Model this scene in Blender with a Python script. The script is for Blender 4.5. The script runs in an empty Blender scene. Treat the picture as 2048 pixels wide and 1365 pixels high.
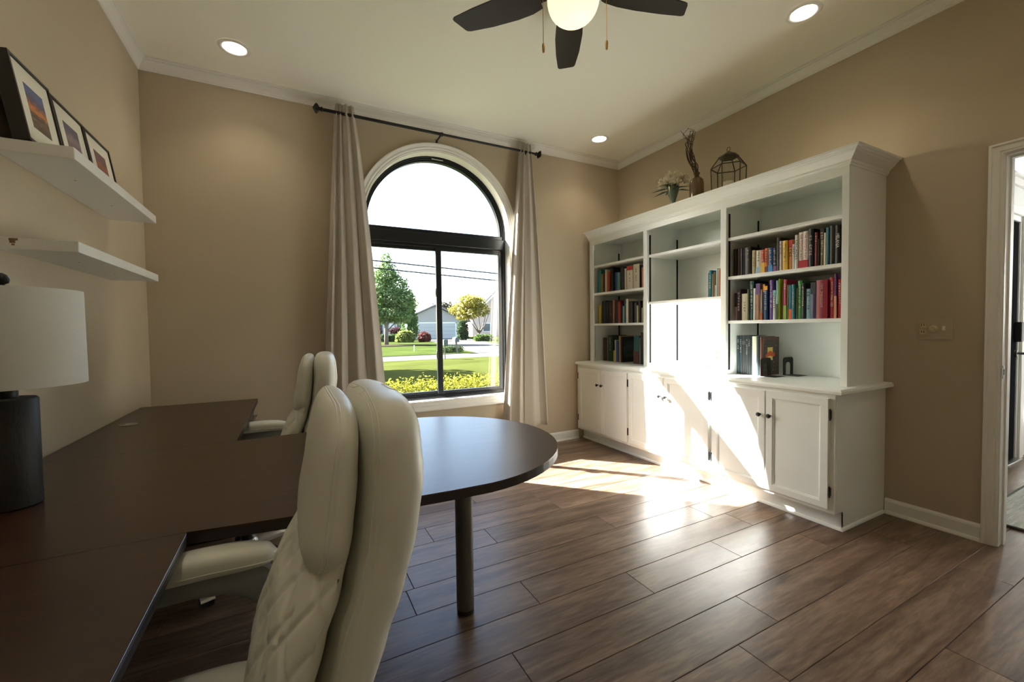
import bpy, bmesh, math, random
from mathutils import Vector, Matrix, Euler
import numpy as np

# ---------------------------------------------------------------- camera, sky, sun, exposure
C = bpy.context.scene.collection
SC = bpy.context.scene
PI = math.pi

cam_d = bpy.data.cameras.new('camera')
cam_d.sensor_width = 36.0
cam_d.lens = 842.794 / 2048 * 36.0
cam_d.clip_start = 0.02
cam_d.clip_end = 400
cam = bpy.data.objects.new('camera', cam_d)
C.objects.link(cam)
def look(yaw, pitch, roll):
    f = Vector((math.sin(yaw) * math.cos(pitch), math.cos(yaw) * math.cos(pitch), math.sin(pitch)))
    r = Vector((math.cos(yaw), -math.sin(yaw), 0))
    u = r.cross(f)
    r2 = r * math.cos(roll) + u * math.sin(roll)
    u2 = -r * math.sin(roll) + u * math.cos(roll)
    return Matrix((r2, u2, -f)).transposed().to_4x4()
cam.matrix_world = Matrix.Translation((0.8647, -0.0042, 1.21)) @ look(0.482, -0.0319, -0.0133)
SC.camera = cam

SUN_DIR = Vector((1.473, -1.56, -1.44)).normalized()      # the way the light travels
SUN_EL = math.asin(-SUN_DIR.z)
SUN_AZ = math.atan2(-SUN_DIR.x, -SUN_DIR.y)               # from +Y towards +X

world = bpy.data.worlds.new('sky_world')
SC.world = world
world.use_nodes = True
wn = world.node_tree.nodes
wn.clear()
w_out = wn.new('ShaderNodeOutputWorld')
w_bg = wn.new('ShaderNodeBackground')
w_sky = wn.new('ShaderNodeTexSky')
w_sky.sky_type = 'NISHITA'
w_sky.sun_disc = False
w_sky.sun_elevation = SUN_EL
w_sky.sun_rotation = SUN_AZ
w_sky.air_density = 1.0
w_sky.dust_density = 1.6
w_sky.ozone_density = 1.0
w_bg.inputs['Strength'].default_value = 0.54
world.node_tree.links.new(w_sky.outputs[0], w_bg.inputs['Color'])
world.node_tree.links.new(w_bg.outputs[0], w_out.inputs['Surface'])

sun_d = bpy.data.lights.new('sun', 'SUN')
sun_d.energy = 43.0
sun_d.angle = math.radians(0.6)
sun_d.color = (1.0, 0.97, 0.92)
sun = bpy.data.objects.new('sun', sun_d)
C.objects.link(sun)
sun.rotation_euler = SUN_DIR.to_track_quat('-Z', 'Y').to_euler()
sun.location = (-8, 14, 12)

SC.cycles.max_bounces = 16
SC.cycles.diffuse_bounces = 10
SC.cycles.caustics_reflective = False
SC.view_settings.view_transform = 'Standard'
SC.view_settings.look = 'None'
SC.view_settings.gamma = 1.0
SC.view_settings.use_curve_mapping = False
SC.view_settings.exposure = 0.98

# ---------------------------------------------------------------- room dimensions (metres)
W = 4.189          # left wall x = 0, right wall x = W
D = 3.699          # window wall y = D
Y0 = -0.42         # wall behind the camera
H = 3.049
WT = 0.12          # inner wall thickness
OT = 0.20          # outer wall thickness
ZG = -0.15         # ground outside

# ---------------------------------------------------------------- helpers
def srgb(h):
    h = h.lstrip('#')
    out = []
    for i in (0, 2, 4):
        c = int(h[i:i + 2], 16) / 255
        out.append(c / 12.92 if c <= 0.04045 else ((c + 0.055) / 1.055) ** 2.4)
    return tuple(out)

MATS = {}
def mat(name, col=(0.8, 0.8, 0.8), rough=0.5, metal=0.0, spec=0.5, coat=0.0, noise=None, bump=None, emit=None, trans=0.0, sheen=0.0):
    """noise=(scale xyz, amount, detail): colour variation; bump=(scale xyz, strength)"""
    if name in MATS:
        return MATS[name]
    m = bpy.data.materials.new(name)
    m.use_nodes = True
    nt = m.node_tree
    b = nt.nodes['Principled BSDF']
    b.inputs['Base Color'].default_value = (*col, 1)
    b.inputs['Roughness'].default_value = rough
    b.inputs['Metallic'].default_value = metal
    b.inputs['Specular IOR Level'].default_value = spec
    b.inputs['Coat Weight'].default_value = coat
    b.inputs['Sheen Weight'].default_value = sheen
    if noise or bump:
        tc = nt.nodes.new('ShaderNodeTexCoord')
    if noise:
        sc, amt, det = noise
        mp = nt.nodes.new('ShaderNodeMapping'); mp.inputs['Scale'].default_value = sc
        nz = nt.nodes.new('ShaderNodeTexNoise'); nz.inputs['Scale'].default_value = 1.0; nz.inputs['Detail'].default_value = det
        rp = nt.nodes.new('ShaderNodeValToRGB')
        rp.color_ramp.elements[0].position = 0.3; rp.color_ramp.elements[1].position = 0.7
        rp.color_ramp.elements[0].color = (*[c * (1 - amt) for c in col], 1)
        rp.color_ramp.elements[1].color = (*[min(1, c * (1 + amt)) for c in col], 1)
        nt.links.new(tc.outputs['Object'], mp.inputs['Vector'])
        nt.links.new(mp.outputs[0], nz.inputs['Vector'])
        nt.links.new(nz.outputs['Fac'], rp.inputs['Fac'])
        nt.links.new(rp.outputs[0], b.inputs['Base Color'])
    if bump:
        sc, st = bump
        mp2 = nt.nodes.new('ShaderNodeMapping'); mp2.inputs['Scale'].default_value = sc
        nz2 = nt.nodes.new('ShaderNodeTexNoise'); nz2.inputs['Scale'].default_value = 1.0; nz2.inputs['Detail'].default_value = 4
        bp = nt.nodes.new('ShaderNodeBump'); bp.inputs['Strength'].default_value = st; bp.inputs['Distance'].default_value = 0.002
        nt.links.new(tc.outputs['Object'], mp2.inputs['Vector'])
        nt.links.new(mp2.outputs[0], nz2.inputs['Vector'])
        nt.links.new(nz2.outputs['Fac'], bp.inputs['Height'])
        nt.links.new(bp.outputs[0], b.inputs['Normal'])
    if emit:
        b.inputs['Emission Color'].default_value = (*emit[0], 1)
        b.inputs['Emission Strength'].default_value = emit[1]
    if trans:
        tr = nt.nodes.new('ShaderNodeBsdfTranslucent'); tr.inputs['Color'].default_value = (*col, 1)
        mx = nt.nodes.new('ShaderNodeMixShader'); mx.inputs[0].default_value = trans
        out = nt.nodes['Material Output']
        nt.links.new(b.outputs[0], mx.inputs[1]); nt.links.new(tr.outputs[0], mx.inputs[2]); nt.links.new(mx.outputs[0], out.inputs['Surface'])
        if noise:
            nt.links.new(rp.outputs[0], tr.inputs['Color'])
    MATS[name] = m
    return m

def glass_mat(name, tint=(1, 1, 1), ior=1.45, refl=1.0, rough=0.0):
    if name in MATS:
        return MATS[name]
    m = bpy.data.materials.new(name); m.use_nodes = True
    nt = m.node_tree; nt.nodes.clear()
    o = nt.nodes.new('ShaderNodeOutputMaterial')
    t = nt.nodes.new('ShaderNodeBsdfTransparent'); t.inputs[0].default_value = (*tint, 1)
    g = nt.nodes.new('ShaderNodeBsdfGlossy'); g.inputs['Roughness'].default_value = rough
    # Schlick reflectance from the viewing angle, the same for both faces of the pane
    fr = nt.nodes.new('ShaderNodeLayerWeight'); fr.inputs['Blend'].default_value = 0.5
    pw = nt.nodes.new('ShaderNodeMath'); pw.operation = 'POWER'; pw.inputs[1].default_value = 5.0
    nt.links.new(fr.outputs['Facing'], pw.inputs[0])
    f0 = ((ior - 1) / (ior + 1)) ** 2
    mu = nt.nodes.new('ShaderNodeMath'); mu.operation = 'MULTIPLY_ADD'; mu.inputs[1].default_value = (1 - f0) * min(1.0, refl); mu.inputs[2].default_value = f0 * refl
    mx = nt.nodes.new('ShaderNodeMixShader')
    nt.links.new(pw.outputs[0], mu.inputs[0]); nt.links.new(mu.outputs[0], mx.inputs[0])
    nt.links.new(t.outputs[0], mx.inputs[1]); nt.links.new(g.outputs[0], mx.inputs[2]); nt.links.new(mx.outputs[0], o.inputs[0])
    MATS[name] = m
    return m

def new_bm():
    return bmesh.new()

def box(bm, x0, x1, y0, y1, z0, z1, bev=0.0, seg=1):
    m = Matrix.Translation(((x0 + x1) / 2, (y0 + y1) / 2, (z0 + z1) / 2)) @ Matrix.Diagonal((abs(x1 - x0), abs(y1 - y0), abs(z1 - z0), 1))
    r = bmesh.ops.create_cube(bm, size=1.0, matrix=m)
    if bev > 0:
        es = set()
        for v in r['verts']:
            for e in v.link_edges:
                es.add(e)
        bmesh.ops.bevel(bm, geom=list(es), offset=bev, segments=seg, profile=0.5, affect='EDGES')
    return bm

def obox(bm, cx, cy, cz, sx, sy, sz, rot=None, bev=0.0):
    """box centred at c, with rotation matrix"""
    m = Matrix.Translation((cx, cy, cz)) @ (rot.to_4x4() if rot else Matrix.Identity(4)) @ Matrix.Diagonal((sx, sy, sz, 1))
    r = bmesh.ops.create_cube(bm, size=1.0, matrix=m)
    if bev > 0:
        es = set()
        for v in r['verts']:
            for e in v.link_edges:
                es.add(e)
        bmesh.ops.bevel(bm, geom=list(es), offset=bev, segments=1, profile=0.5, affect='EDGES')
    return bm

def cyl(bm, cx, cy, z0, z1, r, r2=None, n=24):
    r2 = r if r2 is None else r2
    bmesh.ops.create_cone(bm, cap_ends=True, cap_tris=False, segments=n, radius1=r, radius2=r2, depth=z1 - z0,
                          matrix=Matrix.Translation((cx, cy, (z0 + z1) / 2)))
    return bm

def lathe(bm, cx, cy, prof, n=32, cap=True):
    """prof: list of (r, z) from bottom to top"""
    rings = []
    for r, z in prof:
        rings.append([bm.verts.new((cx + r * math.cos(2 * PI * i / n), cy + r * math.sin(2 * PI * i / n), z)) for i in range(n)])
    for a, b in zip(rings, rings[1:]):
        for i in range(n):
            j = (i + 1) % n
            bm.faces.new((a[i], a[j], b[j], b[i]))
    if cap:
        bm.faces.new(list(reversed(rings[0])))
        bm.faces.new(rings[-1])
    return bm

def tube(bm, pts, rad, n=8, cap=True):
    """round tube along points; rad a number or one per point"""
    pts = [Vector(p) for p in pts]
    rads = rad if isinstance(rad, (list, tuple)) else [rad] * len(pts)
    rings = []
    up = None
    for i, p in enumerate(pts):
        a = pts[max(0, i - 1)]; b = pts[min(len(pts) - 1, i + 1)]
        t = (b - a).normalized()
        if up is None:
            up = Vector((0, 0, 1)) if abs(t.z) < 0.9 else Vector((1, 0, 0))
        s = t.cross(up)
        if s.length < 1e-5:
            s = t.orthogonal()
        s.normalize()
        up = s.cross(t).normalized()
        rings.append([bm.verts.new(p + (s * math.cos(2 * PI * k / n) + up * math.sin(2 * PI * k / n)) * rads[i]) for k in range(n)])
    for a, b in zip(rings, rings[1:]):
        for k in range(n):
            j = (k + 1) % n
            bm.faces.new((a[k], a[j], b[j], b[k]))
    if cap:
        bm.faces.new(list(reversed(rings[0]))); bm.faces.new(rings[-1])
    return bm

def bridge(bm, rings, closed=True, caps=True):
    vr = [[bm.verts.new(p) for p in r] for r in rings]
    n = len(vr[0])
    for a, b in zip(vr, vr[1:]):
        for i in range(n if closed else n - 1):
            j = (i + 1) % n
            bm.faces.new((a[i], a[j], b[j], b[i]))
    if caps and closed:
        bm.faces.new(list(reversed(vr[0]))); bm.faces.new(vr[-1])
    return vr

def prism(bm, poly, z0, z1, axis='z'):
    """extrude a 2D polygon; axis z: (x,y); axis x: (y,z) between x=z0..z1; axis y: (x,z)"""
    def P(a, b, t):
        return {'z': (a, b, t), 'x': (t, a, b), 'y': (a, t, b)}[axis]
    lo = [bm.verts.new(P(a, b, z0)) for a, b in poly]
    hi = [bm.verts.new(P(a, b, z1)) for a, b in poly]
    n = len(poly)
    for i in range(n):
        j = (i + 1) % n
        bm.faces.new((lo[i], lo[j], hi[j], hi[i]))
    bm.faces.new(list(reversed(lo))); bm.faces.new(hi)
    return bm

WL = {}            # world location of every object's origin (things are built in world space)
def obj(name, bm, m, parent=None, smooth=False, angle=None):
    bmesh.ops.recalc_face_normals(bm, faces=bm.faces)
    me = bpy.data.meshes.new(name)
    bm.to_mesh(me); bm.free()
    return mesh_obj(name, me, m, parent, smooth, angle)

def mesh_obj(name, me, m, parent=None, smooth=False, angle=None):
    if m is not None and not me.materials:
        me.materials.append(m)
    if smooth:
        me.polygons.foreach_set('use_smooth', [True] * len(me.polygons))
        if angle is not None:
            me.set_sharp_from_angle(angle=math.radians(angle))
    o = bpy.data.objects.new(name, me)
    C.objects.link(o)
    if parent is not None:
        w = WL.get(parent.name, Vector((0, 0, 0)))
        if w.length > 0:
            me.transform(Matrix.Translation(-w))
        o.parent = parent
        WL[o.name] = w
    return o

def tag(o, label=None, cat=None, group=None, kind=None):
    if label: o['label'] = label
    if cat: o['category'] = cat
    if group: o['group'] = group
    if kind: o['kind'] = kind
    return o

def thing(name, label, cat, loc=(0, 0, 0), group=None, kind=None):
    o = bpy.data.objects.new(name, None)
    C.objects.link(o)
    o.empty_display_size = 0.1
    o.location = loc
    WL[o.name] = Vector(loc)
    return tag(o, label, cat, group, kind)

def struct(name, bm, m, parent=None, smooth=False, label=None):
    o = obj(name, bm, m, parent, smooth)
    if parent is None:
        o['kind'] = 'structure'
        if label: o['label'] = label
    return o

def copy_tree(o, parent=None):
    c = o.copy()
    C.objects.link(c)
    c.parent = parent
    for ch in list(o.children):
        copy_tree(ch, c)
    return c

def quads_mesh(name, P, F):
    me = bpy.data.meshes.new(name)
    me.from_pydata([tuple(p) for p in P], [], F)
    me.update()
    return me

# ---------------------------------------------------------------- materials
M_WALL = mat('wall_paint', (0.47, 0.395, 0.285), 0.75, bump=((220, 220, 220), 0.08), noise=((3, 3, 3), 0.015, 2))
M_CEIL = mat('ceiling_paint', (0.90, 0.89, 0.79), 0.85, bump=((160, 160, 160), 0.06))
M_TRIM = mat('white_trim_paint', (0.80, 0.79, 0.75), 0.38)
M_CAB = mat('white_cabinet_paint', (0.83, 0.862, 0.838), 0.30, noise=((6, 6, 6), 0.012, 2))
M_HALL = mat('hall_paint', (0.74, 0.75, 0.74), 0.6)
M_BLACK = mat('black_metal', (0.012, 0.012, 0.013), 0.42, metal=0.3)
M_WIN = mat('dark_window_frame', (0.010, 0.013, 0.016), 0.30, spec=0.4)
M_GLASS = glass_mat('window_glass', (0.97, 0.98, 0.98), 1.5, 1.3)
M_CURT = mat('curtain_fabric', (0.52, 0.47, 0.40), 0.85, bump=((900, 900, 900), 0.15), trans=0.12, sheen=0.2)
M_LEATHER = mat('white_leather', (0.73, 0.735, 0.665), 0.42, bump=((500, 500, 500), 0.10), noise=((9, 9, 9), 0.03, 3))
M_STITCH = mat('leather_piping', (0.75, 0.755, 0.69), 0.5)
M_CHROME = mat('silver_base', (0.62, 0.60, 0.54), 0.28, metal=0.75)
M_GREYP = mat('grey_plastic', (0.24, 0.25, 0.25), 0.34)
M_BPLA = mat('black_plastic', (0.015, 0.015, 0.016), 0.45)
M_BRASS = mat('brass', (0.56, 0.38, 0.16), 0.32, metal=0.9)
M_STEEL = mat('steel', (0.55, 0.55, 0.55), 0.3, metal=1.0)
M_PAGES = mat('book_pages', (0.66, 0.60, 0.47), 0.9, bump=((40, 900, 40), 0.3))
M_IVORY = mat('ivory_plastic', (0.62, 0.52, 0.32), 0.4)
M_OUTLET = mat('white_plastic', (0.76, 0.74, 0.68), 0.35)

def wood_mat(name, c_dark, c_mid, c_light, grain, rough, rnd=0.0, rough_var=0.08, bump=0.1, spec=0.5):
    """streaky wood: grain=(sx,sy,sz) mapping scale in world/object space; rnd mixes in Object random"""
    m = bpy.data.materials.new(name); m.use_nodes = True
    nt = m.node_tree; b = nt.nodes['Principled BSDF']
    N = nt.nodes.new; L = nt.links.new
    geo = N('ShaderNodeNewGeometry'); oi = N('ShaderNodeObjectInfo')
    sh = N('ShaderNodeVectorMath'); sh.operation = 'SCALE'; sh.inputs[0].default_value = (37.0, 11.0, 5.0)
    L(oi.outputs['Random'], sh.inputs['Scale'])
    ad = N('ShaderNodeVectorMath'); ad.operation = 'ADD'
    L(geo.outputs['Position'], ad.inputs[0])
    if rnd > 0: L(sh.outputs[0], ad.inputs[1])
    mp = N('ShaderNodeMapping'); mp.inputs['Scale'].default_value = grain
    L(ad.outputs[0], mp.inputs['Vector'])
    n1 = N('ShaderNodeTexNoise'); n1.inputs['Scale'].default_value = 1.0; n1.inputs['Detail'].default_value = 6; n1.inputs['Roughness'].default_value = 0.62; n1.inputs['Distortion'].default_value = 0.6
    L(mp.outputs[0], n1.inputs['Vector'])
    mp2 = N('ShaderNodeMapping'); mp2.inputs['Scale'].default_value = tuple(g * 5.5 for g in grain)
    L(ad.outputs[0], mp2.inputs['Vector'])
    n2 = N('ShaderNodeTexNoise'); n2.inputs['Scale'].default_value = 1.0; n2.inputs['Detail'].default_value = 5; n2.inputs['Distortion'].default_value = 0.3
    L(mp2.outputs[0], n2.inputs['Vector'])
    mixf = N('ShaderNodeMix'); mixf.data_type = 'FLOAT'; mixf.inputs[0].default_value = 0.35
    L(n1.outputs['Fac'], mixf.inputs[2]); L(n2.outputs['Fac'], mixf.inputs[3])
    rp = N('ShaderNodeValToRGB'); cr = rp.color_ramp
    cr.elements[0].position = 0.32; cr.elements[0].color = (*c_dark, 1)
    cr.elements[1].position = 0.68; cr.elements[1].color = (*c_light, 1)
    e = cr.elements.new(0.5); e.color = (*c_mid, 1)
    L(mixf.outputs[0], rp.inputs['Fac'])
    hs = N('ShaderNodeHueSaturation')
    L(rp.outputs[0], hs.inputs['Color'])
    if rnd > 0:
        mr = N('ShaderNodeMapRange'); mr.inputs['To Min'].default_value = 1 - rnd; mr.inputs['To Max'].default_value = 1 + rnd
        L(oi.outputs['Random'], mr.inputs['Value']); L(mr.outputs[0], hs.inputs['Value'])
    L(hs.outputs[0], b.inputs['Base Color'])
    r2 = N('ShaderNodeMapRange'); r2.inputs['To Min'].default_value = rough - rough_var; r2.inputs['To Max'].default_value = rough + rough_var
    L(n2.outputs['Fac'], r2.inputs['Value']); L(r2.outputs[0], b.inputs['Roughness'])
    bp = N('ShaderNodeBump'); bp.inputs['Strength'].default_value = bump; bp.inputs['Distance'].default_value = 0.002
    L(n2.outputs['Fac'], bp.inputs['Height']); L(bp.outputs[0], b.inputs['Normal'])
    b.inputs['Specular IOR Level'].default_value = spec
    MATS[name] = m
    return m

M_FLOOR = wood_mat('floor_plank_wood', (0.062, 0.037, 0.024), (0.165, 0.107, 0.072), (0.30, 0.215, 0.15), (1.6, 13.0, 13.0), 0.34, rnd=0.13, bump=0.12, spec=0.32)
M_DESK = wood_mat('walnut_laminate', (0.032, 0.0150, 0.0075), (0.048, 0.0225, 0.0115), (0.068, 0.034, 0.018), (1.1, 22.0, 22.0), 0.30, rnd=0.0, rough_var=0.02, bump=0.03, spec=0.5)
M_DESKD = mat('dark_desk_edge', (0.020, 0.014, 0.012), 0.45)
M_BLADE = mat('fan_blade_dark', (0.007, 0.006, 0.005), 0.32, noise=((2, 40, 40), 0.2, 4))

# ================================================================ THE SETTING
# ---------------------------------------------------------------- floor of planks
fl = new_bm()
box(fl, -0.12, 9.0, Y0 - 1.6, D + 0.02, -0.06, -0.004)
floor = struct('floor', fl, mat('floor_joint', (0.030, 0.021, 0.016), 0.8))
random.seed(5)
PW = 0.187
ROW0 = 1.5455
known = {0: [1.798], 1: [1.302, 3.187], 2: [2.559], 3: [1.86], 4: [1.551, 2.427], -1: [2.288, 2.911], -2: [1.56, 3.425], -3: [2.588], -4: [2.328]}
GAP = 0.0022
x_end = 7.4
for k in range(-16, 12):
    ya = ROW0 + PW * k
    yb = ya + PW
    if ya > D: continue
    yb = min(yb, D)
    js = list(known.get(k, [random.uniform(0.3, 2.0)]))
    while js[0] > 0.3: js.insert(0, js[0] - random.choice((1.22, 1.5, 1.86)))
    js[0] = 0.0
    while js[-1] < x_end: js.append(js[-1] + random.choice((1.22, 1.5, 1.86)))
    js[-1] = x_end
    hall = ya < 1.2 + 0.1
    for a, b in zip(js, js[1:]):
        if not hall and a > W: continue
        bb = b if hall else min(b, W)
        if bb - a < 0.01: continue
        if yb < Y0 and bb < W: continue          # behind the room's rear wall
        bm = new_bm()
        cx, cy = (a + bb) / 2, (ya + yb) / 2
        sx, sy = (bb - a) / 2 - GAP / 2, (yb - ya) / 2 - GAP / 2
        c = 0.0012
        lo = [(cx - sx, cy - sy), (cx + sx, cy - sy), (cx + sx, cy + sy), (cx - sx, cy + sy)]
        hi = [(cx - sx + c, cy - sy + c), (cx + sx - c, cy - sy + c), (cx + sx - c, cy + sy - c), (cx - sx + c, cy + sy - c)]
        bridge(bm, [[(*p, -0.004) for p in lo], [(*p, -c) for p in lo], [(*p, 0.0) for p in hi]])
        obj('plank', bm, M_FLOOR, floor)

# ---------------------------------------------------------------- ceiling
cb = new_bm()
box(cb, -0.15, W + 0.15, Y0 - 0.15, D + OT, H, H + 0.1)
struct('ceiling', cb, M_CEIL)

# ---------------------------------------------------------------- window opening numbers
WCX, WR, WZS = 2.105, 0.685, 2.112          # centre, half width of opening, spring line
WZB = 0.553                                 # bottom of the opening
def arch_loop(d, n=40, zb_d=None):
    """closed loop round the window, offset outwards by d"""
    zb = WZB - (d if zb_d is None else zb_d)
    pts = [(WCX - WR - d, zb), (WCX - WR - d, WZS)]
    for i in range(1, n):
        a = PI - PI * i / n
        pts.append((WCX + (WR + d) * math.cos(a), WZS + (WR + d) * math.sin(a)))
    pts += [(WCX + WR + d, WZS), (WCX + WR + d, zb)]
    return pts

# wall_back with an arched hole
bm = new_bm()
def wall_with_arch(bm, y0, y1):
    x0, x1 = -0.15, W + 0.15
    box(bm, x0, WCX - WR, y0, y1, ZG - 0.3, H)
    box(bm, WCX + WR, x1, y0, y1, ZG - 0.3, H)
    box(bm, WCX - WR, WCX + WR, y0, y1, ZG - 0.3, WZB)
    n = 40
    arc = [(WCX + WR * math.cos(PI - PI * i / n), WZS + WR * math.sin(PI - PI * i / n)) for i in range(n + 1)]
    for (xa, za), (xb, zb) in zip(arc, arc[1:]):
        q = [(xa, za), (xb, zb), (xb, H), (xa, H)]
        lo = [bm.verts.new((p[0], y0, p[1])) for p in q]
        hi = [bm.verts.new((p[0], y1, p[1])) for p in q]
        bm.faces.new(lo); bm.faces.new(list(reversed(hi)))
        bm.faces.new((lo[0], lo[1], hi[1], hi[0]))
wall_with_arch(bm, D, D + OT)
struct('wall_back', bm, M_WALL)
bm = new_bm(); box(bm, -0.15, 0, Y0 - 0.15, D + 0.02, -0.05, H + 0.05); struct('wall_left', bm, M_WALL)
bm = new_bm(); box(bm, -0.15, W + 0.15, Y0 - 0.15, Y0, -0.05, H + 0.05); struct('wall_rear', bm, M_WALL)
# right wall with a door opening
DY1, DY0, DZ = 0.768, -0.05, 2.085
bm = new_bm()
box(bm, W, W + WT, DY1, D + 0.02, -0.05, H + 0.05)
box(bm, W, W + WT, Y0 - 0.1, DY0, -0.05, H + 0.05)
box(bm, W, W + WT, DY0, DY1, DZ, H + 0.05)
struct('wall_right', bm, M_WALL)

# ---------------------------------------------------------------- crown moulding
CP, CH = 0.052, 0.075
crown_prof = [(0.0, -CH), (0.007, -CH), (0.007, -CH + 0.010), (0.012, -CH + 0.013), (0.016, -CH + 0.026), (0.030, -CH + 0.046), (0.040, -CH + 0.056),
              (0.040, -CH + 0.062), (0.047, -CH + 0.064), (CP, -0.006), (CP, 0.0)]
def crown_run(p0, p1, inward, name, m0=1, m1=1):
    """p0->p1 along a wall; inward = unit vector into the room; mitred ends"""
    p0, p1, n = Vector(p0), Vector(p1), Vector(inward)
    t = (p1 - p0).normalized()
    bm = new_bm()
    r0 = [p0 + n * d + t * d * m0 + Vector((0, 0, H + z - 0.0005)) for d, z in crown_prof]
    r1 = [p1 + n * d - t * d * m1 + Vector((0, 0, H + z - 0.0005)) for d, z in crown_prof]
    r0.append(p0 + Vector((0, 0, H - 0.0005))); r1.append(p1 + Vector((0, 0, H - 0.0005)))
    bridge(bm, [r0, r1])
    return struct(name, bm, M_TRIM)
crown_run((0, D, 0), (W, D, 0), (0, -1, 0), 'trim_1')
crown_run((0, Y0, 0), (0, D, 0), (1, 0, 0), 'trim_2')
crown_run((W, D, 0), (W, Y0, 0), (-1, 0, 0), 'trim_3')
crown_run((W, Y0, 0), (0, Y0, 0), (0, 1, 0), 'trim_4')

# ---------------------------------------------------------------- baseboards
base_prof = [(0.0, 0.0), (0.022, 0.0), (0.022, 0.006), (0.018, 0.016), (0.011, 0.020), (0.011, 0.078), (0.008, 0.088), (0.004, 0.093), (0.003, 0.097), (0.0, 0.097)]
def base_run(p0, p1, inward, name):
    p0, p1, n = Vector(p0), Vector(p1), Vector(inward)
    bm = new_bm()
    bridge(bm, [[p0 + n * d + Vector((0, 0, z)) for d, z in base_prof], [p1 + n * d + Vector((0, 0, z)) for d, z in base_prof]])
    return struct(name, bm, M_TRIM)
base_run((0.0, D, 0), (3.60, D, 0), (0, -1, 0), 'baseboard_back')
base_run((W, 1.248, 0), (W, 0.826, 0), (-1, 0, 0), 'baseboard_right')
base_run((W, -0.115, 0), (W, Y0, 0), (-1, 0, 0), 'baseboard_right_near')
base_run((0, Y0, 0), (0, D, 0), (1, 0, 0), 'baseboard_left')
base_run((0, Y0, 0), (W, Y0, 0), (0, 1, 0), 'baseboard_rear')

# ---------------------------------------------------------------- the arched window
win = thing('window_1', 'tall arched window with dark frame and white casing', None, (WCX, D, WZB), kind='structure')
del_label = True
cas_prof = [(0.0, 0.0), (0.0, -0.012), (0.006, -0.016), (0.012, -0.013), (0.018, -0.013), (0.026, -0.020), (0.040, -0.017), (0.050, -0.024), (0.064, -0.026), (0.070, -0.022), (0.070, 0.0)]
bm = new_bm()
loops = [[(x, D + e, z) for x, z in arch_loop(d, zb_d=d * 1.2)] for d, e in cas_prof]
vr = [[bm.verts.new(p) for p in lp] for lp in loops]
n = len(vr[0])
for a, b in zip(vr, vr[1:]):
    for i in range(n):
        j = (i + 1) % n
        bm.faces.new((a[i], a[j], b[j], b[i]))
obj('casing', bm, M_TRIM, win, smooth=True, angle=32)
bm = new_bm()
lo = [(x, z) for x, z in arch_loop(0.0)]
li = [(x, z) for x, z in arch_loop(-0.006)]
rings = [[(x, D - 0.012, z) for x, z in lo], [(x, D - 0.012, z) for x, z in li], [(x, D + 0.095, z) for x, z in li], [(x, D + 0.095, z) for x, z in lo]]
vr = [[bm.verts.new(p) for p in r] for r in rings]
for a, b in zip(vr, vr[1:] + vr[:1]):
    for i in range(n):
        j = (i + 1) % n
        bm.faces.new((a[i], a[j], b[j], b[i]))
obj('jamb', bm, M_TRIM, win, smooth=True, angle=32)
# dark frame ring, stepped
def ring_loft(name, profile, mtl, parent):
    bm = new_bm()
    vr = [[bm.verts.new((x, D + e, z)) for x, z in arch_loop(d)] for d, e in profile]
    nn = len(vr[0])
    for a, b in zip(vr, vr[1:] + vr[:1]):
        for i in range(nn):
            j = (i + 1) % nn
            bm.faces.new((a[i], a[j], b[j], b[i]))
    return obj(name, bm, mtl, parent, smooth=True, angle=30)
ring_loft('outer_frame', [(0.0, 0.092), (-0.018, 0.092), (-0.018, 0.100), (-0.030, 0.104), (-0.030, 0.118), (-0.044, 0.122), (-0.044, 0.165), (0.0, 0.165)], M_WIN, win)
bm = new_bm()
box(bm, WCX - WR + 0.004, WCX + WR - 0.004, D + 0.094, D + 0.166, 1.985, 2.085, 0.004)
box(bm, WCX - WR + 0.006, WCX + WR - 0.006, D + 0.105, D + 0.160, 2.085, 2.118, 0.003)
box(bm, WCX - WR + 0.006, WCX + WR - 0.006, D + 0.112, D + 0.160, 1.962, 1.985, 0.003)
obj('transom_bar', bm, M_WIN, win)
# arched pane
bm = new_bm()
r = WR - 0.040
arc = [(WCX + r * math.cos(PI - PI * i / 40), WZS + r * math.sin(PI - PI * i / 40)) for i in range(41)]
prism(bm, arc, D + 0.143, D + 0.147, 'y')
obj('pane', bm, M_GLASS, win)
# sliding sashes
def sash(x0, x1, yc, name, wl, wr):
    z0, z1 = WZB + 0.044, 1.965
    bm = new_bm()
    y0, y1 = yc - 0.014, yc + 0.014
    box(bm, x0, x0 + wl, y0, y1, z0, z1, 0.003)
    box(bm, x1 - wr, x1, y0, y1, z0, z1, 0.003)
    box(bm, x0 + wl, x1 - wr, y0, y1, z0, z0 + 0.026, 0.002)
    box(bm, x0 + wl, x1 - wr, y0, y1, z1 - 0.030, z1, 0.002)
    s = obj(name, bm, M_WIN, win)
    bm = new_bm()
    box(bm, x0 + wl, x1 - wr, yc - 0.002, yc + 0.002, z0 + 0.026, z1 - 0.03)
    obj('pane', bm, M_GLASS, s)
    return s
xl, xr = WCX - WR + 0.044, WCX + WR - 0.044
s_l = sash(xl, WCX + 0.010, D + 0.148, 'sash', 0.022, 0.034)
s_r = sash(WCX - 0.034, xr, D + 0.118, 'sash', 0.052, 0.030)
for z in (1.545, 0.965):
    bm = new_bm()
    box(bm, WCX - 0.046, WCX - 0.030, D + 0.088, D + 0.108, z - 0.040, z + 0.040, 0.006, 2)
    box(bm, WCX - 0.050, WCX - 0.042, D + 0.078, D + 0.096, z - 0.022, z + 0.022, 0.003)
    obj('latch', bm, M_BPLA, s_r)
bm = new_bm()
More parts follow.
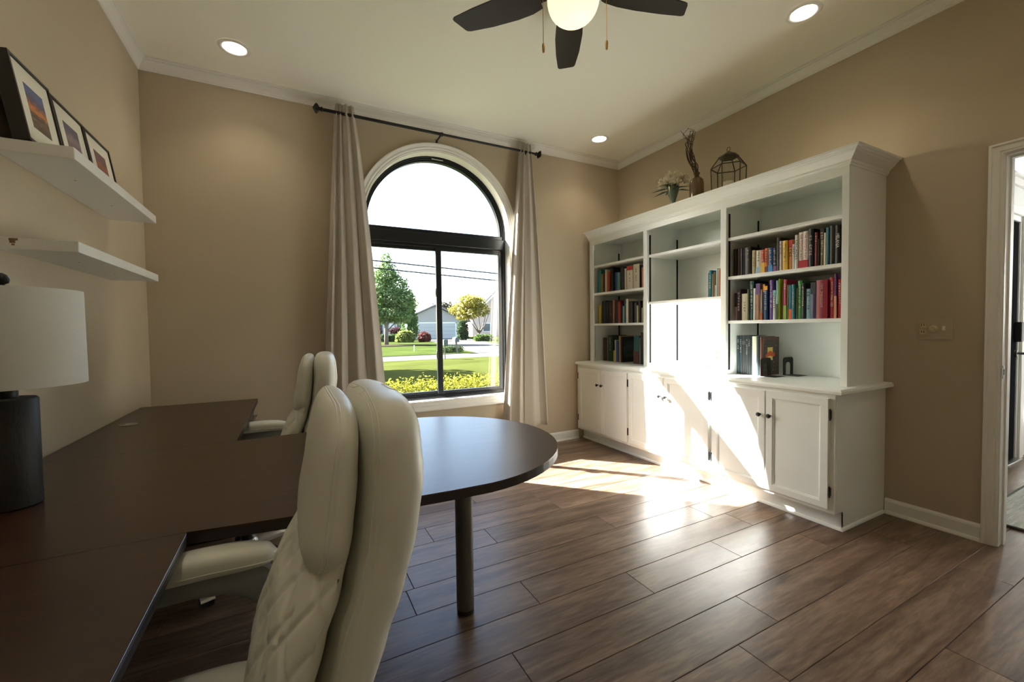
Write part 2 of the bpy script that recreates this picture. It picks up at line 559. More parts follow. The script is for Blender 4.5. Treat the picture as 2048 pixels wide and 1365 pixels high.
box(bm, WCX - 0.06, WCX + 0.05, D + 0.093, D + 0.099, WZS + WR - 0.034, WZS + WR - 0.027, 0.001)
obj('weep_cover', bm, mat('pale_plastic', (0.6, 0.62, 0.62), 0.4), win)

# ---------------------------------------------------------------- door opening casing on the right wall
dc = thing('door_1', 'white cased doorway in the right wall leading to the hall', None, (W, DY1, 0), kind='structure')
dprof = [(0.0, 0.0), (0.0, -0.010), (0.008, -0.014), (0.014, -0.011), (0.020, -0.016), (0.046, -0.018), (0.052, -0.023), (0.060, -0.023), (0.064, -0.019), (0.064, 0.0)]
def door_casing(xw, sgn, parent):
    bm = new_bm()
    rings = []
    for d, e in dprof:
        rings.append([(xw + e * sgn, DY1 + d * 0.9, 0.001), (xw + e * sgn, DY1 + d * 0.9, DZ - 0.004 + d * 0.9), (xw + e * sgn, DY0 - d * 0.9, DZ - 0.004 + d * 0.9), (xw + e * sgn, DY0 - d * 0.9, 0.001)])
    vr = [[bm.verts.new(p) for p in r] for r in rings]
    for a, b in zip(vr, vr[1:]):
        for i in range(3):
            bm.faces.new((a[i], a[i + 1], b[i + 1], b[i]))
    bm.faces.new([r[0] for r in vr]); bm.faces.new([r[3] for r in reversed(vr)])
    obj('casing', bm, M_TRIM, parent)
door_casing(W, 1, dc)
door_casing(W + WT, -1, dc)
bm = new_bm()
box(bm, W - 0.004, W + WT + 0.004, DY1 - 0.005, DY1 + 0.004, 0.001, DZ)
box(bm, W - 0.004, W + WT + 0.004, DY0 - 0.004, DY0 + 0.005, 0.001, DZ)
box(bm, W - 0.004, W + WT + 0.004, DY0 + 0.005, DY1 - 0.005, DZ - 0.010, DZ + 0.004)
box(bm, W + 0.044, W + 0.080, DY1 - 0.013, DY1 - 0.005, 0.001, DZ - 0.010)
box(bm, W + 0.044, W + 0.080, DY0 + 0.005, DY0 + 0.013, 0.001, DZ - 0.010)
box(bm, W + 0.044, W + 0.080, DY0 + 0.013, DY1 - 0.013, DZ - 0.020, DZ - 0.010)
obj('jamb', bm, M_TRIM, dc)
bm = new_bm()
box(bm, W + 0.002, W + 0.030, DY1 - 0.0075, DY1 - 0.0045, 0.905, 0.975, 0.001)
box(bm, W - 0.010, W + 0.003, DY1 - 0.0065, DY1 - 0.0035, 0.918, 0.962, 0.001)
sp = obj('strike_plate', bm, M_STEEL, dc)
bm = new_bm()
box(bm, W + 0.010, W + 0.022, DY1 - 0.0085, DY1 - 0.0074, 0.925, 0.955)
obj('strike_hole', bm, M_BPLA, sp)

# ---------------------------------------------------------------- the hall beyond the doorway
HX0, HX1, HY0, HY1, HH = W + WT, 7.4, -1.9, 1.20, 3.9
FX0, FX1 = 5.52, 6.44                                       # front door
bm = new_bm()
box(bm, HX1, HX1 + 0.12, HY0, HY1 + 0.1, -0.05, HH); struct('wall_hall_right', bm, M_HALL)
bm = new_bm(); box(bm, HX0 - 0.0, HX1, HY0 - 0.12, HY0, -0.05, HH); struct('wall_hall_rear', bm, M_HALL)
bm = new_bm(); box(bm, HX0 - WT, HX0, HY0, DY0, H, HH); box(bm, HX0 - WT, HX0, DY0, HY1, H + 0.05, HH); box(bm, HX0 - WT, HX0, HY0, Y0 - 0.1, -0.05, HH); struct('wall_hall_left', bm, M_HALL)
bm = new_bm(); box(bm, HX0 - WT, HX1 + 0.12, HY0 - 0.12, HY1 + 0.15, HH, HH + 0.1); struct('ceiling_hall', bm, M_HALL)
bm = new_bm()                                               # front wall: door, transom over it, sidelight added to light the hall
TZ0, TZ1 = 2.42, 3.30
box(bm, HX0, FX0 - 0.05, HY1, HY1 + 0.15, -0.05, HH)
box(bm, FX1 + 0.05, FX1 + 0.16, HY1, HY1 + 0.15, -0.05, TZ0)
box(bm, FX1 + 0.50, HX1 + 0.12, HY1, HY1 + 0.15, -0.05, HH)
box(bm, FX1 + 0.16, FX1 + 0.50, HY1, HY1 + 0.15, -0.05, 0.30)
box(bm, FX1 + 0.16, FX1 + 0.50, HY1, HY1 + 0.15, 2.10, TZ0)
box(bm, FX0 - 0.05, FX1 + 0.05, HY1, HY1 + 0.15, 2.11, TZ0)
box(bm, FX0 - 0.05, FX1 + 0.50, HY1, HY1 + 0.15, TZ1, HH)
struct('wall_hall_front', bm, M_HALL)
w2 = thing('window_2', 'bright transom over the front door, with sidelight added to light the hall', None, (FX1, HY1, TZ0), kind='structure')
bm = new_bm()
box(bm, FX0 - 0.05, FX1 + 0.50, HY1 + 0.07, HY1 + 0.076, TZ0, TZ1); obj('pane', bm, M_GLASS, w2)
bm = new_bm()
box(bm, FX1 + 0.16, FX1 + 0.50, HY1 + 0.07, HY1 + 0.076, 0.30, 2.10); obj('pane', bm, M_GLASS, w2)
bm = new_bm()
box(bm, FX0 - 0.10, FX1 + 0.55, HY1 - 0.022, HY1, TZ0 - 0.075, TZ0 - 0.01, 0.004)
box(bm, FX0 - 0.12, FX1 + 0.57, HY1 - 0.040, HY1, TZ0 - 0.01, TZ0 + 0.018, 0.004)
box(bm, FX0 - 0.11, FX1 + 0.13, HY1 - 0.022, HY1, 2.105, 2.175, 0.004)
obj('head_casing', bm, M_TRIM, w2)
d2 = thing('door_2', 'black front door with keypad lock at the end of the hall', None, (FX0, HY1, 0), kind='structure')
bm = new_bm()
box(bm, FX1, FX1 + 0.045, HY1 - 0.004, HY1 + 0.14, 0.0, 2.105)
box(bm, FX0 - 0.045, FX0, HY1 - 0.004, HY1 + 0.14, 0.0, 2.105)
box(bm, FX0, FX1, HY1 - 0.004, HY1 + 0.14, 2.06, 2.105)
box(bm, FX1 + 0.03, FX1 + 0.13, HY1 - 0.022, HY1 - 0.003, 0.0, 2.105, 0.004)
obj('door_frame', bm, M_TRIM, d2)
M_FDOOR = mat('front_door_black', (0.014, 0.015, 0.017), 0.8, spec=0.0)
bm = new_bm()
box(bm, FX0 + 0.004, FX1 - 0.004, HY1 + 0.004, HY1 + 0.048, 0.012, 2.056, 0.003)
leaf = obj('door_leaf', bm, M_FDOOR, d2)
bm = new_bm()
for z0, z1 in ((0.2, 0.9), (1.08, 1.9)):
    for xa, xb in ((FX0 + 0.12, FX0 + 0.41), (FX0 + 0.51, FX1 - 0.13)):
        box(bm, xa, xb, HY1 - 0.002, HY1 + 0.008, z0, z1, 0.006)
obj('panel', bm, M_FDOOR, leaf)
bm = new_bm(); box(bm, FX1 - 0.075, FX1 - 0.010, HY1 - 0.040, HY1 + 0.006, 1.03, 1.20, 0.006); obj('keypad_lock', bm, M_BPLA, leaf)
bm = new_bm()
cyl(bm, 0, 0, 0, 0.02, 0.030)
tube(bm, [(0, 0, 0.01), (0, 0, 0.055), (0.02, 0, 0.062), (0.10, 0, 0.062)], 0.010)
bmesh.ops.transform(bm, matrix=Matrix.Translation((FX1 - 0.045, HY1 + 0.006, 0.93)) @ Matrix.Rotation(PI / 2, 4, 'X'), verts=bm.verts)
obj('door_lever', bm, mat('dark_nickel', (0.25, 0.24, 0.22), 0.3, metal=0.9), leaf)
bm = new_bm(); box(bm, FX0 - 0.04, FX1 + 0.04, HY1 - 0.04, HY1 + 0.10, 0.0, 0.012, 0.002); obj('threshold', bm, M_STEEL, d2)

# hall rug
M_RUG = wood_mat('rug_weave', (0.20, 0.20, 0.18), (0.42, 0.43, 0.40), (0.60, 0.60, 0.57), (3.0, 60.0, 60.0), 0.9, bump=0.6)
bm = new_bm(); box(bm, 4.56, 6.15, -0.45, 0.95, 0.001, 0.014, 0.004)
rug = tag(obj('hall_rug', bm, M_RUG), 'grey and cream streaked rug on the hall floor', 'rug')
bm = new_bm()
for x0, x1, y0, y1 in ((4.55, 6.16, 0.944, 0.962), (4.55, 6.16, -0.462, -0.444), (4.55, 4.566, -0.45, 0.95), (6.144, 6.16, -0.45, 0.95)):
    box(bm, x0, x1, y0, y1, 0.001, 0.015, 0.003)
obj('binding', bm, mat('rug_binding', (0.10, 0.10, 0.09), 0.9), rug)

# unseen hall ceiling lamp, added to brighten the hall
hl = thing('added_hall_lamp', 'round unseen ceiling lamp added to brighten the hall', 'lamp', (5.7, -0.4, HH))
bm = new_bm(); lathe(bm, 5.7, -0.4, [(0.10, HH - 0.03), (0.17, HH - 0.02), (0.17, HH)]); obj('canopy', bm, M_BRASS, hl)
bm = new_bm(); lathe(bm, 5.7, -0.4, [(0.01, HH - 0.12), (0.09, HH - 0.10), (0.15, HH - 0.05), (0.155, HH - 0.02)], cap=False)
obj('glass_bowl', bm, mat('added_bowl_glow', (0.9, 0.88, 0.8), 0.4, emit=((1.0, 0.9, 0.75), 9.0)), hl, smooth=True)

# ================================================================ BUILT-IN CABINETS AND BOOKCASE
XF, XD, XT = 3.591, 3.573, 3.669            # face frame, door front, toe kick
CTZ = 0.836
units = [(2.910, 3.692, [(3.655, 3.293), (3.290, 2.920)], 'left base cabinet in the corner by the window wall, two white doors'),
         (2.052, 2.910, [(2.901, 2.492), (2.489, 2.067)], 'middle base cabinet of three, white doors crossed by sunlight'),
         (1.254, 2.052, [(2.036, 1.647), (1.641, 1.281)], 'right base cabinet of three, with exposed white side panel')]
def knob(y, z, parent):
    bm = new_bm()
    lathe(bm, 0, 0, [(0.006, 0.0), (0.005, 0.012), (0.007, 0.016), (0.013, 0.019), (0.0145, 0.024), (0.012, 0.029), (0.006, 0.031)], n=16)
    bmesh.ops.transform(bm, matrix=Matrix.Translation((XD, y, z)) @ Matrix.Rotation(-PI / 2, 4, 'Y'), verts=bm.verts)
    obj('knob', bm, M_BLACK, parent, smooth=True, angle=40)
def hinge(y, z, side, parent):
    bm = new_bm()
    cyl(bm, XD + 0.004, y, z - 0.026, z + 0.026, 0.005, n=10)
    lathe(bm, XD + 0.004, y, [(0.004, z + 0.026), (0.0055, z + 0.029), (0.002, z + 0.034)], n=8)
    lathe(bm, XD + 0.004, y, [(0.002, z - 0.034), (0.0055, z - 0.029), (0.004, z - 0.026)], n=8)
    box(bm, XF - 0.004, XF - 0.001, min(y, y + side * 0.003), max(y, y + side * 0.003), z - 0.024, z + 0.024, 0.001)
    obj('hinge', bm, M_BLACK, parent)
for ui, (ya, yb, doors, lab) in enumerate(units):
    cab = thing('base_cabinet', lab, 'cabinet', ((XF + W) / 2, (ya + yb) / 2, 0), 'built-in base cabinets')
    ya2, yb2 = ya + (0.0 if ui == 2 else 0.0005), yb - 0.0005
    bm = new_bm()
    box(bm, XF + 0.02, W - 0.002, ya2, ya2 + 0.018, 0.112, CTZ - 0.031)
    box(bm, XF + 0.02, W - 0.002, yb2 - 0.018, yb2, 0.112, CTZ - 0.031)
    box(bm, XF + 0.02, W - 0.002, ya2 + 0.018, yb2 - 0.018, 0.112, 0.130)
    box(bm, W - 0.012, W - 0.002, ya2 + 0.018, yb2 - 0.018, 0.130, CTZ - 0.031)
    if ui == 2:
        # the side panel is notched round the toe kick
        bm.free(); bm = new_bm()
        prism(bm, [(XF + 0.02, 0.112), (XT, 0.112), (XT, 0.001), (W - 0.002, 0.001), (W - 0.002, CTZ - 0.031), (XF + 0.02, CTZ - 0.031)], ya2, ya2 + 0.018, 'y')
        box(bm, XF + 0.02, W - 0.002, yb2 - 0.018, yb2, 0.112, CTZ - 0.031)
        box(bm, XF + 0.02, W - 0.002, ya2 + 0.018, yb2 - 0.018, 0.112, 0.130)
        box(bm, W - 0.012, W - 0.002, ya2 + 0.018, yb2 - 0.018, 0.130, CTZ - 0.031)
    obj('body', bm, M_CAB, cab)
    bm = new_bm()
    ye0, ye1 = ya2, yb2
    d0, d1 = doors[0][0], doors[-1][1]
    box(bm, XF, XF + 0.02, ye0, d1 + 0.014, 0.112, CTZ - 0.031, 0.0012)
    box(bm, XF, XF + 0.02, d0 - 0.014, ye1, 0.112, CTZ - 0.031, 0.0012)
    box(bm, XF, XF + 0.02, d1 + 0.014, d0 - 0.014, 0.112, 0.150, 0.0012)
    box(bm, XF, XF + 0.02, d1 + 0.014, d0 - 0.014, 0.764, CTZ - 0.031, 0.0012)
    ym = (doors[0][1] + doors[1][0]) / 2
    box(bm, XF, XF + 0.02, ym - 0.018, ym + 0.018, 0.150, 0.764, 0.0012)
    obj('face_frame', bm, M_CAB, cab)
    bm = new_bm()
    box(bm, XT, XT + 0.016, ya2 + (0.0 if ui == 2 else 0), yb2, 0.001, 0.112)
    prism(bm, [(XT - 0.011, 0.001), (XT, 0.001), (XT, 0.020), (XT - 0.004, 0.019), (XT - 0.009, 0.012)], ya2, yb2, 'y')
    obj('toe_kick', bm, M_CAB, cab)
    if ui == 2:
        bm = new_bm()
        prism(bm, [(ya2 - 0.011, 0.001), (ya2, 0.001), (ya2, 0.020), (ya2 - 0.004, 0.019), (ya2 - 0.009, 0.012)], XT - 0.011, W - 0.024, 'x')
        obj('shoe_moulding', bm, M_CAB, cab)
    for di, (y1, y0) in enumerate(doors):
        z0, z1, sw = 0.135, 0.779, 0.050
        bm = new_bm()
        xb = XF - 0.0005
        # frame of stiles and rails with a stepped inner edge
        def loopd(i, x):
            return [(x, y0 + i, z0 + i), (x, y1 - i, z0 + i), (x, y1 - i, z1 - i), (x, y0 + i, z1 - i)]
        rings = [loopd(0, xb), loopd(0, XD + 0.003), loopd(0.003, XD), loopd(sw - 0.009, XD), loopd(sw - 0.008, XD + 0.003), loopd(sw, XD + 0.005), loopd(sw, XD + 0.011), loopd(sw, xb)]
        vr = [[bm.verts.new(p) for p in r] for r in rings]
        for a, b in zip(vr, vr[1:] + vr[:1]):
            for i in range(4):
                j = (i + 1) % 4
                bm.faces.new((a[i], a[j], b[j], b[i]))
        door = obj('door', bm, M_CAB, cab)
        bm = new_bm(); box(bm, XD + 0.0095, XD + 0.016, y0 + sw - 0.004, y1 - sw + 0.004, z0 + sw - 0.004, z1 - sw + 0.004)
        obj('panel', bm, M_CAB, door)
        inner = y0 + 0.030 if di == 0 else y1 - 0.030
        knob(inner if di == 0 else inner, 0.622, door)
        hy = y1 + 0.006 if di == 0 else y0 - 0.006
        for hz in (0.687, 0.240):
            hinge(hy, hz, 1 if di == 0 else -1, door)

# countertop over all three units
bm = new_bm()
cx0 = 3.563
def ct_loop(i, z):
    return [(cx0 + i, 3.697, z), (cx0 + i, 1.214 + i, z), (W - 0.001, 1.214 + i, z), (W - 0.001, 3.697, z)]
bridge(bm, [ct_loop(0.004, 0.806), ct_loop(0.0, 0.810), ct_loop(0.0, 0.824), ct_loop(0.003, 0.827), ct_loop(0.005, 0.832), ct_loop(0.010, 0.836)])
tag(obj('countertop', bm, M_CAB), 'long white countertop running over the three base cabinets', 'countertop')

# ---------------------------------------------------------------- bookcase (hutch)
XB = 3.740
BY1, BY0 = 3.660, 1.266
bc = thing('bookcase', 'tall white three-bay bookcase with crown standing on the countertop', 'bookcase', ((XB + W) / 2, (BY0 + BY1) / 2, CTZ))
XBK = 4.168
stiles = [(3.600, 3.660), (2.830, 2.876), (2.044, 2.090), (1.266, 1.302)]
bm = new_bm(); box(bm, XBK, XBK + 0.008, BY0 + 0.02, BY1 - 0.02, CTZ + 0.0005, 2.20); obj('back_panel', bm, M_CAB, bc)
for a, b in ((BY1 - 0.02, BY1), (BY0, BY0 + 0.02)):
    bm = new_bm(); box(bm, XB + 0.018, W - 0.002, a, b, CTZ + 0.0005, 2.20); obj('side_panel', bm, M_CAB, bc)
for yc in (2.853, 2.067):
    bm = new_bm(); box(bm, XB + 0.018, XBK, yc - 0.018, yc + 0.018, CTZ + 0.0005, 2.12); obj('divider', bm, M_CAB, bc)
for a, b in stiles:
    bm = new_bm(); box(bm, XB, XB + 0.018, a, b, CTZ + 0.0005, 2.075, 0.001); obj('stile', bm, M_CAB, bc)
bm = new_bm(); box(bm, XB, XB + 0.018, BY0, BY1, 2.075, 2.150, 0.001); obj('top_rail', bm, M_CAB, bc)
bm = new_bm(); box(bm, XB + 0.018, XBK, BY0 + 0.02, BY1 - 0.02, 2.120, 2.138); obj('top_panel', bm, M_CAB, bc)
bm = new_bm(); box(bm, XB - 0.05, W - 0.002, BY0 - 0.05, BY1, 2.200, 2.210); obj('cap_board', bm, M_CAB, bc)
# crown of the bookcase: front run mitred into a return on the right end
bprof = [(0.0, 2.124), (0.006, 2.124), (0.008, 2.134), (0.014, 2.138), (0.016, 2.150), (0.026, 2.160), (0.048, 2.182), (0.052, 2.190), (0.060, 2.192), (0.064, 2.200), (0.074, 2.202), (0.078, 2.213), (0.0, 2.213)]
bm = new_bm()
rows = [[(XB - d, 3.662, z) for d, z in bprof], [(XB - d, BY0 - d, z) for d, z in bprof], [(W - 0.002, BY0 - d, z) for d, z in bprof]]
vr = [[bm.verts.new(p) for p in r] for r in rows]
for a, b in zip(vr, vr[1:]):
    for i in range(len(bprof)):
        j = (i + 1) % len(bprof)
        bm.faces.new((a[i], a[j], b[j], b[i]))
bm.faces.new(vr[0]); bm.faces.new(list(reversed(vr[-1])))
obj('crown', bm, M_CAB, bc)
bays = [(2.871, 3.640, [1.858, 1.567, 1.240]), (2.085, 2.835, [1.853, 1.428]), (1.286, 2.049, [1.854, 1.567, 1.240])]
for bi, (y0, y1, zs) in enumerate(bays):
    for z in zs:
        bm = new_bm(); box(bm, XB + 0.018 + 0.002, XBK - 0.001, y0 + 0.003, y1 - 0.006, z - 0.022, z, 0.002)
        obj('shelf', bm, M_CAB, bc)
    for xs in (XB + 0.034, 4.125):
        for yy, t in ((y1, -1), (y0, 1)):
            bm = new_bm()
            ztop = 2.035 if xs < 4 else 2.02
            box(bm, xs, xs + 0.016, min(yy, yy + t * 0.005), max(yy, yy + t * 0.005), 0.870 if xs < 4 else 0.875, ztop)
            obj('shelf_standard', bm, M_BLACK, bc)

# outlet inside the middle bay and a little cable box below it
def duplex(bm_plate, name, label, x, y, z, nx, parent=None):
    pass
o = thing('wall_outlet', 'white duplex outlet on back of the middle bookcase bay', 'outlet', (XBK, 2.423, 0.944))
bm = new_bm(); box(bm, XBK - 0.006, XBK - 0.0005, 2.388, 2.458, 0.886, 1.002, 0.003); obj('plate', bm, M_OUTLET, o)
for z in (0.920, 0.968):
    bm = new_bm(); box(bm, XBK - 0.009, XBK - 0.0055, 2.406, 2.440, z - 0.015, z + 0.015, 0.006, 2); s = obj('socket', bm, M_IVORY, o)
    bm = new_bm(); box(bm, XBK - 0.0095, XBK - 0.0088, 2.415, 2.418, z - 0.004, z + 0.008); box(bm, XBK - 0.0095, XBK - 0.0088, 2.428, 2.431, z - 0.004, z + 0.008); obj('slot', bm, M_BPLA, s)
o = thing('cable_clip', 'tiny ivory cable clip on counter under the outlet', 'clip', (4.145, 2.50, CTZ))
bm = new_bm(); box(bm, 4.135, 4.160, 2.490, 2.510, CTZ + 0.0005, CTZ + 0.016, 0.003); obj('body', bm, M_IVORY, o)
bm = new_bm(); tube(bm, [(4.148, 2.50, CTZ + 0.016), (4.148, 2.50, CTZ + 0.034), (4.158, 2.50, CTZ + 0.042)], 0.003); obj('wire', bm, M_IVORY, o)

# ---------------------------------------------------------------- books
B_R1 = [
    (2.03, 2.005, 0.204, '231a17', 'dark brown'),
    (2.005, 1.991, 0.202, '151314', 'black'),
    (1.991, 1.971, 0.202, '3a2021', 'dark maroon'),
    (1.971, 1.948, 0.199, '1a1b1e', 'black'),
    (1.948, 1.936, 0.198, '2a3350', 'navy'),
    (1.935, 1.89, 0.199, '17140f', 'black and gold', 'a98a4a', '~4'),
    (1.888, 1.865, 0.172, 'cfc4a0', 'cream', 'a98f54', '~6'),
    (1.865, 1.824, 0.167, 'd8d6c8', 'white and pale blue', '9fc0cf', '~4', 0.3),
    (1.824, 1.795, 0.165, 'c9452c', 'red and yellow', 'e5b52a', '~5', 0.45),
    (1.795, 1.771, 0.171, 'd8743c', 'orange and maroon', '6d2138', '~5', 0.25),
    (1.771, 1.741, 0.17, '2d5f9a', 'blue', '2f8fd0', '~7', 0.3),
    (1.741, 1.717, 0.165, '26304e', 'navy and purple', '7c4a86', '~7', 0.25),
    (1.717, 1.692, 0.229, '34302a', 'dark grey', '2a2622', '~7'),
    (1.691, 1.675, 0.201, 'd9d4da', 'white and purple', None, '~6'),
    (1.674, 1.641, 0.2, 'e3bb45', 'yellow', None, '~15'),
    (1.64, 1.613, 0.2, 'cf8d3f', 'orange with red top', 'b82c20', '~5', -0.25),
    (1.612, 1.593, 0.167, 'c9ccd2', 'pale grey', None, '~5'),
    (1.592, 1.573, 0.222, 'dedfd8', 'white', None, 'DECADES'),
    (1.572, 1.542, 0.234, 'ddd9d2', 'white and red', 'b3202a', 'THE TOYOTA WAY', 0.22),
    (1.541, 1.512, 0.235, 'ddd9d2', 'white and red', 'b3202a', 'THE TOYOTA WAY', 0.22),
    (1.511, 1.482, 0.243, '141a24', 'black', None, '~8'),
    (1.48, 1.461, 0.216, '7a2630', 'maroon', None, '~4'),
    (1.46, 1.451, 0.171, '1c2420', 'blackish green'),
    (1.451, 1.429, 0.234, '7a6a50', 'tan brown', '3a2a26', '~9', -0.3),
    (1.428, 1.412, 0.204, 'd2cfb8', 'cream with black box', None, None),
    (1.412, 1.397, 0.233, '3f8096', 'teal', None, None),
    (1.396, 1.366, 0.24, '1b1a1a', 'glossy black', None, None),
    (1.365, 1.338, 0.237, '121214', 'black with white lettering', None, 'MELANIA'),
]
B_R2 = [
    (2.024, 2.002, 0.205, 'b79a95', 'pink and black', '2a2224', None, -0.5),
    (2.0, 1.971, 0.231, '3a2433', 'dark purple', None, '~7'),
    (1.969, 1.92, 0.195, 'c9c3a6', 'cream', None, '~6'),
    (1.918, 1.909, 0.225, '8d9783', 'grey green'),
    (1.908, 1.876, 0.282, '1d5152', 'dark teal', None, '~16'),
    (1.874, 1.855, 0.227, 'dcdad2', 'white', None, None),
    (1.853, 1.823, 0.258, '8f6f52', 'brown with purple band', '5a3d80', None, -0.3),
    (1.822, 1.811, 0.214, 'dfd5c8', 'white and orange', 'cf6a28', None, 0.25),
    (1.81, 1.796, 0.25, '2a5578', 'blue with orange top', 'e08a28', None, -0.22),
    (1.795, 1.771, 0.236, '1f4679', 'blue with yellow top', 'e0a428', '~11', -0.12),
    (1.763, 1.739, 0.274, '6a4a9a', 'purple', None, '~18'),
    (1.736, 1.715, 0.202, 'd9e0da', 'white with teal top', '7ab8b0', '~7', -0.22),
    (1.714, 1.697, 0.265, '8fb8d0', 'light blue', '3c4a40', None, 0.4),
    (1.695, 1.686, 0.276, '9dbb2c', 'lime green'),
    (1.684, 1.671, 0.228, '9a7258', 'tan'),
    (1.67, 1.649, 0.268, 'b84868', 'pink with lime base', '8fb850', '~4', 0.35),
    (1.645, 1.631, 0.23, '4c7a3c', 'dark green'),
    (1.629, 1.612, 0.227, '3c6ca0', 'blue with rainbow base', 'e8622c', None, 0.3),
    (1.611, 1.588, 0.229, '20707a', 'teal', None, '~16'),
    (1.587, 1.582, 0.205, 'd8d4b8', 'thin cream'),
    (1.581, 1.552, 0.25, '3c8a44', 'green', None, '~17'),
    (1.548, 1.531, 0.231, '3a3e46', 'charcoal', None, '~10'),
    (1.529, 1.497, 0.193, '86b4c8', 'light blue', None, '~7'),
    (1.496, 1.465, 0.23, '4c4a6e', 'slate purple', '2c3040', None, -0.32),
    (1.463, 1.4, 0.241, '8e2a3a', 'thick maroon', None, '~16'),
    (1.398, 1.367, 0.253, 'a8243a', 'crimson', None, '~16'),
    (1.366, 1.352, 0.271, '5a2c66', 'purple with tan base', 'c89a70', None, 0.5),
    (1.35, 1.331, 0.236, 'c82830', 'bright red', None, '~9'),
]
B_R3 = [
    (2.043, 2.022, 0.291, '2e4148', 'slate blue', None, '~7'),
    (2.021, 2.001, 0.291, '34454b', 'slate blue', None, '~7'),
    (2.0, 1.985, 0.291, '4a4642', 'dark brown grey', None, '~4'),
    (1.985, 1.971, 0.29, '3c4444', 'dark grey', None, '~4'),
    (1.971, 1.954, 0.291, '40464a', 'dark grey', None, '~9'),
    (1.954, 1.936, 0.291, '3a4042', 'dark grey', None, '~4'),
    (1.935, 1.926, 0.29, '3a4042', 'dark grey', None, None),
    (1.924, 1.89, 0.286, 'd8dcc4', 'pale green leaf patterned', None, None),
    (1.889, 1.868, 0.285, '1c2c34', 'black and teal', None, None),
]
B_M = [
    (2.246, 2.237, 0.194, '26303c', 'dark navy'),
    (2.236, 2.212, 0.212, '1f8296', 'teal', None, '~7'),
    (2.211, 2.203, 0.182, 'c8c0b0', 'cream'),
    (2.202, 2.186, 0.198, '8a6a38', 'brown'),
    (2.185, 2.171, 0.091, 'd0ccc0', 'short cream'),
    (2.17, 2.154, 0.22, 'a8c8d8', 'pale blue'),
    (2.153, 2.136, 0.213, 'c8987a', 'tan pink'),
]
B_L1 = [
    (3.599, 3.55, 0.243, '2e7c78', 'teal'),
    (3.545, 3.522, 0.202, 'a8792a', 'mustard'),
    (3.52, 3.49, 0.193, '4a1c1a', 'dark red'),
    (3.484, 3.462, 0.236, 'd8d4c4', 'white'),
    (3.458, 3.436, 0.213, 'c06a30', 'orange'),
    (3.432, 3.407, 0.206, '9a3026', 'red'),
    (3.405, 3.378, 0.252, '2c241c', 'dark brown'),
    (3.374, 3.348, 0.236, '141414', 'black'),
    (3.344, 3.316, 0.193, '2c4a72', 'blue'),
    (3.314, 3.287, 0.189, '38588a', 'lighter blue'),
    (3.283, 3.252, 0.185, '5a9088', 'sea green'),
    (3.243, 3.195, 0.229, '1a1a18', 'black'),
    (3.188, 3.167, 0.212, 'cfc8b4', 'cream'),
    (3.158, 3.078, 0.229, 'd6cfba', 'wide white', 'b03a30', '~6', -0.18),
    (3.069, 2.99, 0.234, 'c4bda8', 'wide grey white', None, '~7'),
    (2.987, 2.973, 0.219, '26241f', 'thin black'),
    (2.972, 2.957, 0.211, '28304a', 'navy'),
    (2.954, 2.936, 0.193, 'c0622c', 'orange red'),
]
B_L2 = [
    (3.579, 3.554, 0.196, 'b8a838', 'yellow'),
    (3.55, 3.539, 0.206, '8a8878', 'thin grey'),
    (3.537, 3.506, 0.236, '1a1a1c', 'black'),
    (3.504, 3.468, 0.24, '20243c', 'navy'),
    (3.465, 3.433, 0.226, '24201e', 'dark brown'),
    (3.432, 3.365, 0.229, '161412', 'black', '8a7a4a', '~8'),
    (3.361, 3.338, 0.24, '9a6a5e', 'dusty pink'),
    (3.333, 3.298, 0.212, '1a1c1a', 'black green'),
    (3.292, 3.251, 0.215, '8a3028', 'brick red'),
    (3.246, 3.228, 0.196, '1c1c20', 'black'),
    (3.224, 3.197, 0.17, '8ab0a4', 'pale teal'),
    (3.194, 3.171, 0.222, '1f4a58', 'dark teal'),
    (3.166, 3.138, 0.237, 'dcd8c8', 'tall white'),
    (3.135, 3.107, 0.212, '161616', 'black'),
    (3.104, 3.074, 0.204, '201c1c', 'charcoal'),
    (3.066, 3.027, 0.196, '24241e', 'dark olive'),
    (3.024, 3.005, 0.166, 'c8bc90', 'cream'),
    (3.002, 2.972, 0.209, '141412', 'black'),
    (2.969, 2.957, 0.141, 'c8c4a0', 'short cream'),
    (2.954, 2.937, 0.214, '8a8a3c', 'olive yellow'),
]
B_L3 = [
    (3.615, 3.563, 0.251, '4a2c22', 'brown'),
    (3.551, 3.54, 0.271, '8a8c80', 'thin grey'),
    (3.536, 3.463, 0.278, '1c3c28', 'dark green', None, '~5'),
    (3.452, 3.433, 0.117, 'c8b830', 'small yellow'),
    (3.43, 3.412, 0.229, 'c8c0b0', 'white red'),
    (3.409, 3.378, 0.223, '2c5490', 'blue'),
    (3.367, 3.341, 0.273, 'b08a68', 'tan'),
]
B_L3b = [
    (3.152, 3.08, 0.275, '1f5a5c', 'teal and brown', '5a3028', None, 0.45),
    (3.075, 3.061, 0.259, '8a9088', 'thin grey'),
    (3.057, 3.016, 0.311, '1a1a1c', 'black'),
]

